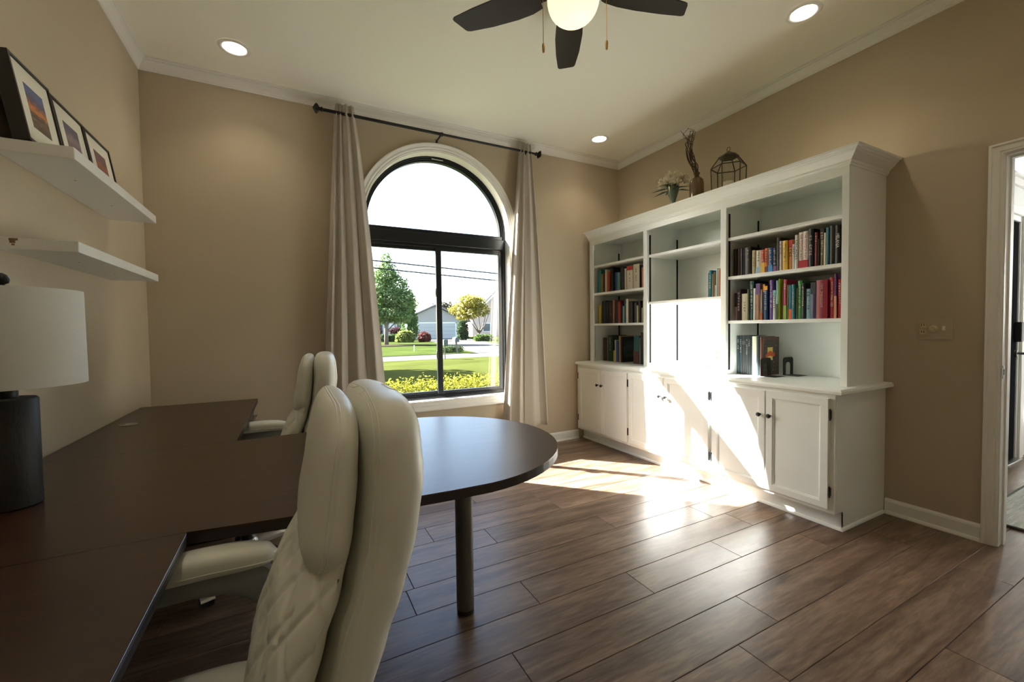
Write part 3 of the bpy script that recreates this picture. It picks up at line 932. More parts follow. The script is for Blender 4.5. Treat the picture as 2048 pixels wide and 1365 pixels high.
ORD = ['first', 'second', 'third', 'fourth', 'fifth', 'sixth', 'seventh', 'eighth', 'ninth', 'tenth', 'eleventh', 'twelfth', 'thirteenth', 'fourteenth', 'fifteenth', 'sixteenth',
       'seventeenth', 'eighteenth', 'nineteenth', 'twentieth', 'twenty-first', 'twenty-second', 'twenty-third', 'twenty-fourth', 'twenty-fifth', 'twenty-sixth', 'twenty-seventh', 'twenty-eighth', 'twenty-ninth', 'thirtieth']
def bookmat(hexc, rough=0.42):
    return mat('book_' + hexc, srgb(hexc), rough)
def text_mesh(body, size):
    cu = bpy.data.curves.new('t', 'FONT'); cu.body = body; cu.size = size; cu.align_x = 'LEFT'; cu.align_y = 'CENTER'
    ob = bpy.data.objects.new('t', cu); C.objects.link(ob)
    dg = bpy.context.evaluated_depsgraph_get(); dg.update()
    me = bpy.data.meshes.new_from_object(ob.evaluated_get(dg))
    bpy.data.objects.remove(ob)
    return me
rb = random.Random(11)
def book(y1, y0, h, zb, hexc, band=None, text=None, bandf=None, depth=None, xs=None, label='', group='', lean=0.0):
    """spine faces -x at xs; y1>y0"""
    y1, y0 = y1 - 0.0006, y0 + 0.0004
    t = y1 - y0
    depth = depth or min(0.24, max(0.105, h * rb.uniform(0.62, 0.72)))
    xs = xs if xs is not None else 3.80 + rb.uniform(-0.006, 0.010)
    z0, z1 = zb + 0.0008, zb + h
    c = min(0.0022, t * 0.22)
    yc = (y0 + y1) / 2
    bm = new_bm()
    # cover: a U in plan, the spine slightly rounded
    k = 5
    outer = [(xs + depth, y1), (xs + 0.004, y1)] + [(xs + 0.004 * (1 - math.sin(PI * (i + 1) / (k + 1))), y1 - t * (i + 1) / (k + 1)) for i in range(k)] + [(xs + 0.004, y0), (xs + depth, y0)]
    inner = [(xs + depth, y0 + c), (xs + 0.004 + c, y0 + c), (xs + 0.004 + c, y1 - c), (xs + depth, y1 - c)]
    prism(bm, outer + inner, z0, z1)
    WL_loc = Vector((xs + depth / 2, yc, zb))
    o = bpy.data.objects.new('book', None)
    root = obj('book', bm, bookmat(hexc))
    root.data.transform(Matrix.Translation(-WL_loc)); root.location = WL_loc; WL[root.name] = WL_loc
    bpy.data.objects.remove(o)
    tag(root, label, 'book', group)
    if t > 0.007:
        bm = new_bm(); box(bm, xs + 0.005 + c, xs + depth - 0.004, y0 + c, y1 - c, z0 + 0.003, z1 - 0.004); obj('page_block', bm, M_PAGES, root)
    xo = xs - 0.0007
    lum = sum(srgb(hexc)) / 3
    if band and bandf:
        hb = abs(bandf) * (z1 - z0)
        za, zc = (z0 + 0.0005, z0 + hb) if bandf > 0 else (z1 - hb, z1 - 0.0005)
        bm = new_bm(); box(bm, xs - 0.0004, xs + 0.006, y0 + 0.0001, y1 - 0.0001, za, zc); obj('spine_band', bm, bookmat(band), root)
    tcol = band if (band and not bandf) else ('1d1c1b' if lum > 0.25 else 'cfcabb')
    if text and text[0] == '~':
        nl = int(text[1:]); hh = min(0.62 * h / max(nl, 6), t * 0.8)
        bm = new_bm(); z = z1 - 0.10 * h
        sz = min(0.5 * t, 0.012)
        for i in range(nl):
            if rb.random() < 0.16: z -= hh; continue
            ww = hh * rb.uniform(0.45, 0.8)
            s2 = sz * rb.uniform(0.8, 1.0)
            box(bm, xo, xo + 0.0006, yc - s2 / 2, yc - s2 / 2 + s2 * 0.24, z - ww, z)
            if rb.random() < 0.7: box(bm, xo, xo + 0.0006, yc - s2 / 2, yc + s2 / 2, z - ww * 0.3, z)
            if rb.random() < 0.6: box(bm, xo, xo + 0.0006, yc + s2 / 2 - s2 * 0.24, yc + s2 / 2, z - ww, z)
            z -= hh
        obj('spine_lettering', bm, bookmat(tcol), root)
    elif text:
        col = {'THE TOYOTA WAY': 'a3202a', 'DECADES': '1d1c1b', 'MELANIA': 'e8e6e2'}[text]
        me = text_mesh(text, 1.0)
        xsn = [v.co.x for v in me.vertices]; L = max(xsn) - min(xsn); x_0 = min(xsn)
        avail = {'THE TOYOTA WAY': 0.70, 'DECADES': 0.56, 'MELANIA': 0.36}[text] * h
        s = avail / L; sy = min(s * 1.25, 0.78 * t / 0.72)
        top = z1 - {'THE TOYOTA WAY': 0.05, 'DECADES': 0.16, 'MELANIA': 0.22}[text] * h
        # text X -> -Z, text Y -> -Y, faces -X
        me.transform(Matrix(((0, 0, -1, xo), (0, -sy, 0, yc), (-s, 0, 0, top + x_0 * s), (0, 0, 0, 1))))
        mesh_obj('spine_lettering', me, bookmat(col), root)
    return root
shelves = [(B_L1, 1.567, 'upper shelf of the left bay', 'books on the left bay upper shelf'),
           (B_L2, 1.240, 'middle shelf of the left bay', 'books on the left bay middle shelf'),
           (B_L3, CTZ, 'counter in the left bay', 'books on the left bay counter'),
           (B_M, 1.428, 'lone shelf row in the middle bay', 'books in the middle bay'),
           (B_R1, 1.567, 'upper shelf of the right bay', 'books on the right bay upper shelf'),
           (B_R2, 1.240, 'middle shelf of the right bay', 'books on the right bay middle shelf'),
           (B_R3, CTZ, 'counter in the right bay', 'books on the right bay counter')]
for tab, zb, where, grp in shelves:
    for i, row in enumerate(tab):
        y1, y0, h, hexc, cname = row[:5]
        band = row[5] if len(row) > 5 else None
        text = row[6] if len(row) > 6 else None
        bf = row[7] if len(row) > 7 else None
        book(y1, y0, h, zb, hexc, band, text, bf, label=f'{cname} book, {ORD[i]} from the left on {where}', group=grp,
             depth=0.19 if tab is B_R3 else None, xs=3.865 if tab is B_R3 else (3.88 if tab is B_L3 else None))
for i, row in enumerate(B_L3b):
    y1, y0, h, hexc, cname = row[:5]
    book(y1, y0, h, CTZ, hexc, row[5] if len(row) > 5 else None, None, row[7] if len(row) > 7 else None,
         label=f'{cname} book, {ORD[len(B_L3) + 1 + i]} from the left on counter in the left bay', group='books on the left bay counter', xs=3.88)
# large dark book whose photo cover faces the room, left bay
y1 = B_L3[-1][1] - 0.002
bk = book(y1, y1 - 0.022, 0.262, CTZ, '16181a', None, None, None, depth=0.215, xs=3.88, label='large black book with a grey photo cover, eighth on counter in left bay', group='books on the left bay counter')
bm = new_bm(); box(bm, 3.905, 4.065, y1 - 0.0222, y1 - 0.0212, CTZ + 0.05, CTZ + 0.215); cv = obj('cover_photo', bm, mat('cover_photo_grey', (0.035, 0.048, 0.047), 0.3, noise=((9, 9, 14), 0.8, 2)), bk)
# brown illustrated book at the end of the right-bay counter row
M_BROWN = mat('brown_cover', (0.105, 0.055, 0.040), 0.4, noise=((60, 60, 60), 0.35, 3))
y1 = B_R3[-1][1] - 0.002
BX = 3.865
bk = book(y1, y1 - 0.020, 0.280, CTZ, '5a3a30', None, None, None, depth=0.205, xs=BX, label='brown illustrated book with yellow label and orange banner on its cover', group='books on the right bay counter')
yc = y1 - 0.0198
bm = new_bm(); box(bm, BX+0.023, BX+0.190, yc - 0.0006, yc + 0.0004, CTZ + 0.020, CTZ + 0.255); obj('cover_art', bm, mat('cover_art_dark', (0.045, 0.036, 0.030), 0.4, noise=((90, 90, 90), 1.4, 2)), bk)
bm = new_bm(); box(bm, BX+0.063, BX+0.125, yc - 0.0012, yc - 0.0005, CTZ + 0.110, CTZ + 0.205); obj('cover_label', bm, bookmat('d9c672'), bk)
bm = new_bm()
pts = [(BX+0.042, 0.150), (BX+0.053, 0.158), (BX+0.065, 0.164), (BX+0.080, 0.176), (BX+0.094, 0.180), (BX+0.108, 0.176), (BX+0.122, 0.166), (BX+0.136, 0.162), (BX+0.150, 0.166), (BX+0.150, 0.142), (BX+0.136, 0.136), (BX+0.115, 0.140), (BX+0.094, 0.144), (BX+0.070, 0.140), (BX+0.042, 0.128)]
prism(bm, [(x, CTZ + z) for x, z in pts], yc - 0.0018, yc - 0.0010, 'y'); obj('cover_banner', bm, bookmat('cf5a26'), bk)
bm = new_bm()
rr = random.Random(3)
for i in range(46):
    x, z = rr.uniform(BX+0.028, BX+0.184), rr.uniform(0.024, 0.218)
    if BX+0.040 < x < BX+0.152 and 0.10 < z < 0.21: continue
    s = rr.uniform(0.002, 0.005)
    box(bm, x, x + s, yc - 0.0011, yc - 0.0005, CTZ + z, CTZ + z + s * rr.uniform(0.8, 2))
obj('cover_specks', bm, bookmat('b9a98c'), bk)

# two black metal bookends
def bookend(x0, y0, dirn, label):
    be = thing('bookend', label, 'bookend', (x0 + 0.06, y0, CTZ), 'black bookends on the right bay counter')
    w, hh, t = 0.125, 0.130, 0.0022
    bm = new_bm()
    n = 8
    def arch(ww, h_, ins, r):
        pts = [(x0 + ins, CTZ + 0.0012)]
        for i in range(n + 1):
            a = PI - PI / 2 * i / n
            pts.append((x0 + ins + r + r * math.cos(a), CTZ + h_ - r + r * math.sin(a)))
        for i in range(n + 1):
            a = PI / 2 - PI / 2 * i / n
            pts.append((x0 + ww - ins - r + r * math.cos(a), CTZ + h_ - r + r * math.sin(a)))
        pts.append((x0 + ww - ins, CTZ + 0.0012))
        return pts
    o_, i_ = arch(w, hh, 0.0, 0.02), arch(w, hh - 0.036, 0.034, 0.022)
    v = [[bm.verts.new((x, yy, z)) for x, z in pl] for pl, yy in ((o_, y0), (i_, y0), (i_, y0 + t), (o_, y0 + t))]
    for a, b in zip(v, v[1:] + v[:1]):
        for i in range(len(o_) - 1):
            bm.faces.new((a[i], a[i + 1], b[i + 1], b[i]))
    for q in (0, -1):
        bm.faces.new([v[0][q], v[1][q], v[2][q], v[3][q]])
    obj('upright', bm, M_BLACK, be)
    bm = new_bm(); box(bm, x0 + 0.004, x0 + w - 0.004, min(y0, y0 + dirn * 0.10), max(y0, y0 + dirn * 0.10), CTZ + 0.0004, CTZ + 0.0020); obj('foot', bm, M_BLACK, be)
bookend(BX - 0.03, B_R3[-1][1] - 0.029, -1, 'black bookend pressed against the brown illustrated book')
bookend(4.03, B_R3[-1][1] - 0.075, -1, 'black bookend standing further back on the right bay counter')

# ---------------------------------------------------------------- things on top of the bookcase
ZT = 2.2136
# white flowers in a flared glass vase
vx, vy = 3.86, 2.640
fv = thing('flower_vase', 'flared clear vase of white flowers on bookcase top', 'vase', (vx, vy, ZT))
bm = new_bm()
lathe(bm, vx, vy, [(0.038, ZT), (0.040, ZT + 0.008), (0.016, ZT + 0.022), (0.014, ZT + 0.05), (0.026, ZT + 0.10), (0.044, ZT + 0.16), (0.052, ZT + 0.205)], n=24, cap=False)
obj('vase', bm, mat('vase_glass', (0.10, 0.14, 0.11), 0.12, spec=0.8), fv, smooth=True)
bm = new_bm()
rf = random.Random(8)
for i in range(14):
    a = rf.uniform(0, 2 * PI); r2 = rf.uniform(0.02, 0.075)
    tube(bm, [(vx, vy, ZT + 0.06), (vx + 0.4 * r2 * math.cos(a), vy + 0.4 * r2 * math.sin(a), ZT + 0.17), (vx + r2 * math.cos(a), vy + r2 * math.sin(a), ZT + 0.25)], 0.003, n=5)
obj('stems', bm, mat('flower_stem', (0.03, 0.06, 0.025), 0.6), fv)
M_PETAL = mat('white_petal', (0.86, 0.82, 0.70), 0.7, trans=0.15)
def leaf_card(bm, c, d, u, l, w):
    c, d, u = Vector(c), Vector(d).normalized(), Vector(u)
    s = d.cross(u).normalized()
    nn = s.cross(d).normalized()
    p = [c, c + d * l * 0.35 + s * w + nn * w * 0.3, c + d * l, c + d * l * 0.35 - s * w + nn * w * 0.3]
    m_ = c + d * l * 0.45
    v = [bm.verts.new(q) for q in p]; mv = bm.verts.new(m_)
    for i in range(4):
        bm.faces.new((v[i], v[(i + 1) % 4], mv))
for i in range(13):
    a = 2 * PI * i / 13 + rf.uniform(-0.2, 0.2)
    rr_, zz = (0.085, 0.240) if i % 3 else (0.03, 0.290)
    cx, cy, cz = vx + rr_ * math.cos(a), vy + rr_ * 1.1 * math.sin(a), ZT + zz + rf.uniform(-0.01, 0.015)
    bm = new_bm()
    for k in range(44):
        th, ph = rf.uniform(0, 2 * PI), rf.uniform(-0.3, 1.4)
        d = Vector((math.cos(th) * math.cos(ph), math.sin(th) * math.cos(ph), math.sin(ph)))
        leaf_card(bm, Vector((cx, cy, cz)) + d * 0.008, d, Vector((rf.uniform(-1, 1), rf.uniform(-1, 1), rf.uniform(-1, 1))), rf.uniform(0.036, 0.052), rf.uniform(0.011, 0.017))
    obj('blossom', bm, M_PETAL, fv)
for a, l, z in ((2.2, 0.16, 0.20), (1.2, 0.11, 0.19), (-1.4, 0.14, 0.19), (-0.7, 0.12, 0.18), (-2.2, 0.13, 0.17), (3.0, 0.12, 0.22), (1.75, 0.17, 0.185)):
    bm = new_bm()
    leaf_card(bm, (vx + 0.03 * math.cos(a), vy + 0.03 * math.sin(a), ZT + z), (math.cos(a), math.sin(a), -0.12), (0, 0, 1), l, 0.022)
    obj('leaf', bm, mat('dark_leaf', (0.035, 0.075, 0.03), 0.4), fv)
# amber bottle with curly willow
bx, by = 3.87, 2.405
bt = thing('bottle_vase', 'brown glazed bottle holding curly willow twigs on bookcase top', 'vase', (bx, by, ZT))
bm = new_bm()
lathe(bm, bx, by, [(0.052, ZT), (0.056, ZT + 0.01), (0.056, ZT + 0.165), (0.050, ZT + 0.195), (0.032, ZT + 0.215), (0.020, ZT + 0.222), (0.019, ZT + 0.240), (0.025, ZT + 0.246), (0.025, ZT + 0.254), (0.019, ZT + 0.256)], n=28, cap=True)
obj('bottle', bm, mat('amber_glaze', (0.115, 0.068, 0.022), 0.18, coat=0.5), bt, smooth=True, angle=60)
rt = random.Random(21)
for i in range(13):
    a = rt.uniform(0, 2 * PI)
    pts = []
    zz = ZT + 0.23
    lean = 0.10 + rt.uniform(-0.03, 0.03)
    top = rt.uniform(0.36, 0.40)
    for k in range(15):
        t = k / 14
        side = 0.012 * math.sin(t * 9 + i) + 0.02 * t * math.cos(a)
        sway = 0.085 * (1 - math.cos(min(1, t * 1.55) * PI)) / 2 - 0.03 * max(0, t - 0.7)
        curl = 0.035 * max(0, t - 0.62) * math.sin(t * 26 + i * 1.7) * 2.0
        pts.append((bx + 0.010 * math.cos(a) + side + curl * math.cos(a), by + 0.010 * math.sin(a) + sway * (0.75 + 0.35 * math.sin(i)) + curl, zz + top * t + 0.02 * math.sin(t * 11 + i)))
    bm = new_bm(); tube(bm, pts, [0.0042 * (1 - 0.65 * k / 14) for k in range(15)], n=5)
    obj('twig', bm, mat('willow_bark', (0.060, 0.034, 0.018), 0.8), bt, smooth=True)
# glass lantern with candle
lx, ly = 3.90, 2.14
lt = thing('candle_lantern', 'dark framed glass house lantern with candle on bookcase top', 'lantern', (lx, ly, ZT))
bm = new_bm()
def rsq(r, z, n=6, ph=0.25):
    return [(lx + r * math.cos(2 * PI * i / n + ph), ly + r * math.sin(2 * PI * i / n + ph), z) for i in range(n)]
lv = [rsq(0.118, ZT + 0.006), rsq(0.125, ZT + 0.215), rsq(0.070, ZT + 0.290), rsq(0.070, ZT + 0.297)]
for i in range(6):
    j = (i + 1) % 6
    for a, b in ((lv[0][i], lv[1][i]), (lv[1][i], lv[2][i]), (lv[0][i], lv[0][j]), (lv[1][i], lv[1][j]), (lv[2][i], lv[2][j])):
        tube(bm, [a, b], 0.0042, n=6)
obj('frame', bm, mat('lantern_metal', (0.055, 0.045, 0.034), 0.35, metal=0.7), lt)
for i in range(6):
    j = (i + 1) % 6
    for a, b in ((0, 1), (1, 2)):
        bm = new_bm(); bm.faces.new([bm.verts.new(p) for p in (lv[a][i], lv[a][j], lv[b][j], lv[b][i])])
        bmesh.ops.solidify(bm, geom=bm.faces[:], thickness=0.0015)
        obj('pane', bm, glass_mat('lantern_glass', (0.93, 0.95, 0.93), 1.45, 1.0), lt)
bm = new_bm(); bridge(bm, [rsq(0.074, ZT + 0.288), rsq(0.074, ZT + 0.298), rsq(0.012, ZT + 0.335)]); obj('cap', bm, MATS['lantern_metal'], lt)
bm = new_bm(); tube(bm, [(lx, ly + 0.014 * math.cos(2 * PI * k / 12), ZT + 0.354 + 0.016 * math.sin(2 * PI * k / 12)) for k in range(13)], 0.0022, n=5, cap=False); obj('ring', bm, MATS['lantern_metal'], lt)
bm = new_bm(); bridge(bm, [rsq(0.116, ZT + 0.0005), rsq(0.116, ZT + 0.004)]); obj('base_plate', bm, MATS['lantern_metal'], lt)
bm = new_bm(); cyl(bm, lx, ly, ZT + 0.005, ZT + 0.105, 0.038, n=24); obj('candle', bm, mat('candle_wax', (0.62, 0.55, 0.42), 0.5), lt)

# ================================================================ DESKS
DZT, DTH = 0.735, 0.030
def desk_top(poly, parent, name='desk_top'):
    """top slab with a dark edge band as its own part"""
    bm = new_bm(); prism(bm, poly, DZT - 0.004, DZT); t = obj(name, bm, M_DESK, parent)
    bm = new_bm(); prism(bm, poly, DZT - DTH, DZT - 0.0042); obj('edge_band', bm, M_DESKD, t)
    return t
dk = thing('desk', 'far walnut desk section along left wall with cable grommet', 'desk', (0.32, 2.80, 0), 'walnut desk sections')
desk_top([(0.010, 2.1575), (0.642, 2.1575), (0.642, 3.440), (0.010, 3.440)], dk)
bm = new_bm(); box(bm, 0.03, 0.05, 2.20, 3.42, 0.25, DZT - DTH - 0.001); obj('modesty_panel', bm, M_DESK, dk)
bm = new_bm(); box(bm, 0.03, 0.60, 3.415, 3.437, 0.001, DZT - DTH - 0.001); obj('end_panel', bm, M_DESK, dk)
bm = new_bm(); lathe(bm, 0.108, 2.832, [(0.036, DZT), (0.036, DZT + 0.002), (0.033, DZT + 0.003), (0.028, DZT + 0.0032)], n=28)
gr = obj('grommet', bm, mat('grommet_plastic', (0.30, 0.28, 0.23), 0.4), dk)
bm = new_bm(); box(bm, 0.078, 0.094, 2.826, 2.838, DZT + 0.0030, DZT + 0.0036); obj('grommet_slot', bm, M_BPLA, gr)
# drawer pedestal under the far end
pd = thing('drawer_pedestal', 'walnut drawer pedestal with lock under far desk end', 'drawer unit', (0.35, 3.21, 0))
bm = new_bm(); box(bm, 0.09, 0.600, 3.005, 3.412, 0.03, DZT - DTH - 0.002, 0.002); obj('carcass', bm, M_DESK, pd)
for z0, z1 in ((0.53, 0.697), (0.36, 0.522), (0.04, 0.352)):
    bm = new_bm(); box(bm, 0.601, 0.619, 3.008, 3.409, z0, z1, 0.0015); dr = obj('drawer', bm, M_DESK, pd)
    bm = new_bm()
    zc = z1 - 0.055
    tube(bm, [(0.619, 3.28, zc), (0.648, 3.28, zc), (0.648, 3.14, zc), (0.619, 3.14, zc)], 0.005, n=8); obj('handle', bm, M_STEEL, dr)
    if z0 > 0.5:
        bm = new_bm(); cyl(bm, 0, 0, 0, 0.006, 0.010, n=16)
        bmesh.ops.transform(bm, matrix=Matrix.Translation((0.619, 3.385, 0.672)) @ Matrix.Rotation(PI / 2, 4, 'Y'), verts=bm.verts); obj('lock', bm, M_BLACK, dr)
bm = new_bm()
for x in (0.13, 0.55):
    for y in (3.04, 3.37): cyl(bm, x, y, 0.001, 0.03, 0.018, n=12)
obj('feet', bm, M_BPLA, pd)

pt = thing('peninsula_table', 'walnut peninsula tabletop with rounded end and round metal leg', 'table', (1.0, 1.69, 0))
poly = [(0.010, 1.230), (0.630, 1.229), (0.75, 1.213), (0.883, 1.197), (1.04, 1.181), (1.183, 1.168), (1.27, 1.162)]
for i in range(33):
    t = math.radians(-86 + 172 * i / 32)
    poly.append((1.36 + 0.525 * math.cos(t), 1.69 + 0.532 * math.sin(t)))
poly += [(1.27, 2.217), (1.18, 2.206), (1.04, 2.186), (0.909, 2.168), (0.76, 2.158), (0.647, 2.1565), (0.010, 2.1565)]
desk_top(poly, pt)
bm = new_bm(); cyl(bm, 1.492, 1.655, 0.022, DZT - DTH, 0.037, n=32); leg = obj('leg', bm, mat('leg_grey_metal', (0.17, 0.17, 0.155), 0.38, metal=0.6), pt, smooth=True, angle=40)
bm = new_bm(); lathe(bm, 1.492, 1.655, [(0.033, 0.001), (0.036, 0.004), (0.036, 0.022)], n=32); obj('foot', bm, M_BPLA, leg)
bm = new_bm(); lathe(bm, 1.492, 1.655, [(0.085, DZT - DTH - 0.005), (0.085, DZT - DTH - 0.0005)], n=28); obj('mount_plate', bm, M_BPLA, leg)
bm = new_bm(); box(bm, 0.20, 1.30, 1.675, 1.693, 0.515, DZT - DTH - 0.001); obj('modesty_panel', bm, M_DESKD, pt)
bm = new_bm(); box(bm, 0.03, 0.05, 1.26, 2.13, 0.001, DZT - DTH - 0.001); obj('end_panel', bm, M_DESK, pt)

dn = thing('desk', 'near walnut desk section in the lower left foreground', 'desk', (0.32, 0.4, 0), 'walnut desk sections')
desk_top([(0.010, -0.36), (0.632, -0.36), (0.632, 1.2275), (0.010, 1.2275)], dn)
bm = new_bm(); box(bm, 0.03, 0.05, -0.34, 1.20, 0.25, DZT - DTH - 0.001); obj('modesty_panel', bm, M_DESK, dn)
bm = new_bm(); box(bm, 0.03, 0.60, -0.355, -0.333, 0.001, DZT - DTH - 0.001); obj('end_panel', bm, M_DESK, dn)
bm = new_bm(); box(bm, 0.6322, 0.6335, -0.355, 1.222, DZT - 0.010, DZT - 0.001, 0.0004); obj('edge_glint', bm, mat('edge_glint_grey', (0.16, 0.17, 0.20), 0.3, metal=0.5), dn)  # grey strip stands in for window light glinting along the desk edge

# ================================================================ OFFICE CHAIRS
def lerp_tab(tab, z):
    for (z0, v0), (z1, v1) in zip(tab, tab[1:]):
        if z <= z1:
            u = 0 if z1 == z0 else max(0, (z - z0) / (z1 - z0))
            u = u * u * (3 - 2 * u) * 0.5 + u * 0.5
            return v0 + (v1 - v0) * u
    return tab[-1][1]
CREASE = [(0.38, 0.215), (0.50, 0.228), (0.60, 0.246), (0.70, 0.272), (0.78, 0.297), (0.86, 0.315), (0.96, 0.325), (1.10, 0.330)]
def sring(xc, a, b, z, e, n=64):
    out = []
    for i in range(n):
        t = 2 * PI * i / n
        c, s = math.cos(t), math.sin(t)
        out.append((xc + a * math.copysign(abs(c) ** (2 / e), c), b * math.copysign(abs(s) ** (2 / e), s), z))
    return out
def puffy(z0, z1, x_front, x_back, width, e, rt, rb, n=64, steps=26, shrink=0.10, disp=None):
    """stations of a cushion between two profile curves with rounded top and bottom"""
    st = []
    for k in range(6):
        ph = math.radians(82 - 82 * k / 6)
        st.append((z0 + rb - rb * math.sin(ph), math.cos(ph)))
    for k in range(steps + 1):
        st.append((z0 + rb + (z1 - rt - z0 - rb) * k / steps, 1.0))
    for k in range(1, 7):
        ph = math.radians(82 * k / 6)
        st.append((z1 - rt + rt * math.sin(ph), math.cos(ph)))
    rings = []
    for z, s in st:
        xf, xb, w = x_front(z), x_back(z), width(z)
        xc, a = (xf + xb) / 2, (xb - xf) / 2 * (s ** 0.42)
        w2 = w - shrink * (1 - s)
        r = sring(xc, a, w2, z, e, n)
        if disp: r = [disp(p, xc) for p in r]
        rings.append(r)
    return st, rings
def seam(bm, st, x_front, x_back, width, e, frac, shrink, rad=0.0028, zmin=0):
    left, right = [], []
    for z, s in st:
        if z < zmin: continue
        xf, xb, w = x_front(z), x_back(z), width(z)
        xc, a = (xf + xb) / 2, (xb - xf) / 2 * (s ** 0.42)
        dx = xf + (xb - xf) * frac - xc
        w2 = w - shrink * (1 - s)
        q = 1 - (min(0.995, abs(dx) / max(a, 1e-4))) ** e
        y = w2 * max(0.0, q) ** (1 / e)
        left.append((xc + max(-a, min(a, dx)), -y, z)); right.append((xc + max(-a, min(a, dx)), y, z))
    tube(bm, left + list(reversed(right)), rad, n=6)
def make_chair():
    ch = thing('office_chair', 'x', 'chair', (0, 0, 0))
    cr = lambda z: lerp_tab(CREASE, z)
    # outer back shell
    xf = lambda z: cr(z)
    xb = lambda z: cr(z) + lerp_tab([(0.40, 0.085), (0.60, 0.096), (0.75, 0.108), (0.95, 0.118), (1.10, 0.104)], z)
    wd = lambda z: lerp_tab([(0.40, 0.225), (0.60, 0.245), (0.95, 0.250), (1.10, 0.236)], z)
    bm = new_bm(); st, rings = puffy(0.38, 1.088, xf, xb, wd, 3.0, 0.062, 0.05, shrink=0.085); bridge(bm, rings)
    shell = obj('back_shell', bm, M_LEATHER, ch, smooth=True)
    bm = new_bm()
    for fr in (0.16, 0.22, 0.93): seam(bm, st, xf, xb, wd, 3.0, fr, 0.085, 0.0016, 0.46)
    obj('piping', bm, M_STITCH, shell, smooth=True)
    # head pillow in front of it
    pf = lambda z: cr(z) - lerp_tab([(0.78, 0.082), (0.86, 0.084), (0.95, 0.078), (1.10, 0.056)], z)
    pb = lambda z: cr(z) + 0.006
    pw = lambda z: lerp_tab([(0.78, 0.226), (0.88, 0.236), (1.00, 0.234), (1.10, 0.218)], z)
    bm = new_bm(); st, rings = puffy(0.806, 1.080, pf, pb, pw, 2.7, 0.062, 0.058, shrink=0.085); bridge(bm, rings)
    pil = obj('head_pillow', bm, M_LEATHER, ch, smooth=True)
    bm = new_bm()
    for fr in (0.34, 0.42): seam(bm, st, pf, pb, pw, 2.7, fr, 0.085, 0.0016, 0.80)
    obj('piping', bm, M_STITCH, pil, smooth=True)
    # quilted back cushion
    qf = lambda z: cr(z) - lerp_tab([(0.38, 0.075), (0.50, 0.104), (0.62, 0.106), (0.74, 0.094), (0.81, 0.072), (0.86, 0.048), (0.92, 0.030)], z)
    qb = lambda z: cr(z) + 0.006
    qw = lambda z: lerp_tab([(0.42, 0.215), (0.60, 0.238), (0.76, 0.234), (0.90, 0.195)], z)
    def quilt(p, xc):
        x, y, z = p
        # walk round the side so that the diamonds wrap on to it
        s = y + (0.9 * (x - xc) * (1 if y > 0 else -1) if abs(y) > 0.18 else 0)
        u, v = s / 0.085, z / 0.105
        g = 0.0
        for q in (u + v, u - v):
            d = abs(q - round(q)) * 0.085
            g = max(g, max(0.0, 1 - d / 0.014))
        g = g * g * (3 - 2 * g)
        if x > xc + 0.012: g = 0
        k = 0.0056 * g
        yy = y - math.copysign(k, y) if abs(y) > 0.16 else y
        return (x + k, yy, z)
    bm = new_bm(); st, rings = puffy(0.40, 0.885, qf, qb, qw, 2.6, 0.05, 0.05, n=160, steps=72, shrink=0.05, disp=quilt); bridge(bm, rings)
    obj('quilted_cushion', bm, M_LEATHER, ch, smooth=True)
    # seat
    def seat_ring(i, z):
        pts = []
        for k in range(64):
            t = 2 * PI * k / 64
            c, s = math.cos(t), math.sin(t)
            pts.append((-0.015 + (0.265 - i) * math.copysign(abs(c) ** 0.62, c), (0.240 - i) * math.copysign(abs(s) ** 0.62, s), z + 0.012 * (s * s)))
        return pts
    bm = new_bm(); bridge(bm, [seat_ring(0.05, 0.355), seat_ring(0.012, 0.365), seat_ring(0.0, 0.390), seat_ring(0.004, 0.415), seat_ring(0.025, 0.436), seat_ring(0.07, 0.446), seat_ring(0.16, 0.445)])
    seat = obj('seat', bm, M_LEATHER, ch, smooth=True)
    bm = new_bm(); r = seat_ring(-0.001, 0.402); tube(bm, r + [r[0]], 0.0025, n=5, cap=False); obj('piping', bm, M_STITCH, seat, smooth=True)
    # arms
    for s in (-1, 1):
        yc = s * 0.275
        path = [(-0.125, 0.600), (-0.07, 0.618), (0.01, 0.626), (0.08, 0.621), (0.135, 0.598), (0.182, 0.556), (0.215, 0.500), (0.225, 0.430), (0.205, 0.370)]
        bm = new_bm()
        rings = []
        for i, (x, z) in enumerate(path):
            a = path[max(0, i - 1)]; b = path[min(len(path) - 1, i + 1)]
            t = Vector((b[0] - a[0], 0, b[1] - a[1])).normalized(); nrm = Vector((-t.z, 0, t.x))
            th = 0.020 + 0.018 * math.sin(PI * i / 8); w = 0.027
            ys = yc - s * 0.03 * max(0, (i - 4) / 4)
            c = Vector((x, ys, z))
            ring = []
            for du, dv in ((1, 0.6), (0.6, 1), (-0.6, 1), (-1, 0.6), (-1, -0.6), (-0.6, -1), (0.6, -1), (1, -0.6)):
                ring.append(c + nrm * th * du + Vector((0, w * dv, 0)))
            rings.append(ring)
        bridge(bm, rings)
        arm = obj('arm', bm, M_GREYP, ch, smooth=True, angle=40)
        bm = new_bm(); rings = []
        for k in range(17):
            t = -1 + 2 * k / 16
            f = (1 - abs(t) ** 3.2) ** (1 / 2.6) if abs(t) < 1 else 0.0
            f = max(f, 0.06)
            x = 0.038 + 0.148 * t
            rings.append([(x, yc + 0.044 * f * math.copysign(abs(math.cos(q)) ** 0.8, math.cos(q)), 0.664 - 0.010 * t * t + 0.031 * f * math.copysign(abs(math.sin(q)) ** 0.8, math.sin(q))) for q in [2 * PI * j / 28 for j in range(28)]])
        bridge(bm, rings)
        pad = obj('arm_pad', bm, M_LEATHER, arm, smooth=True)
        bm = new_bm()
        ts = [-0.97 + 1.94 * k / 30 for k in range(31)]
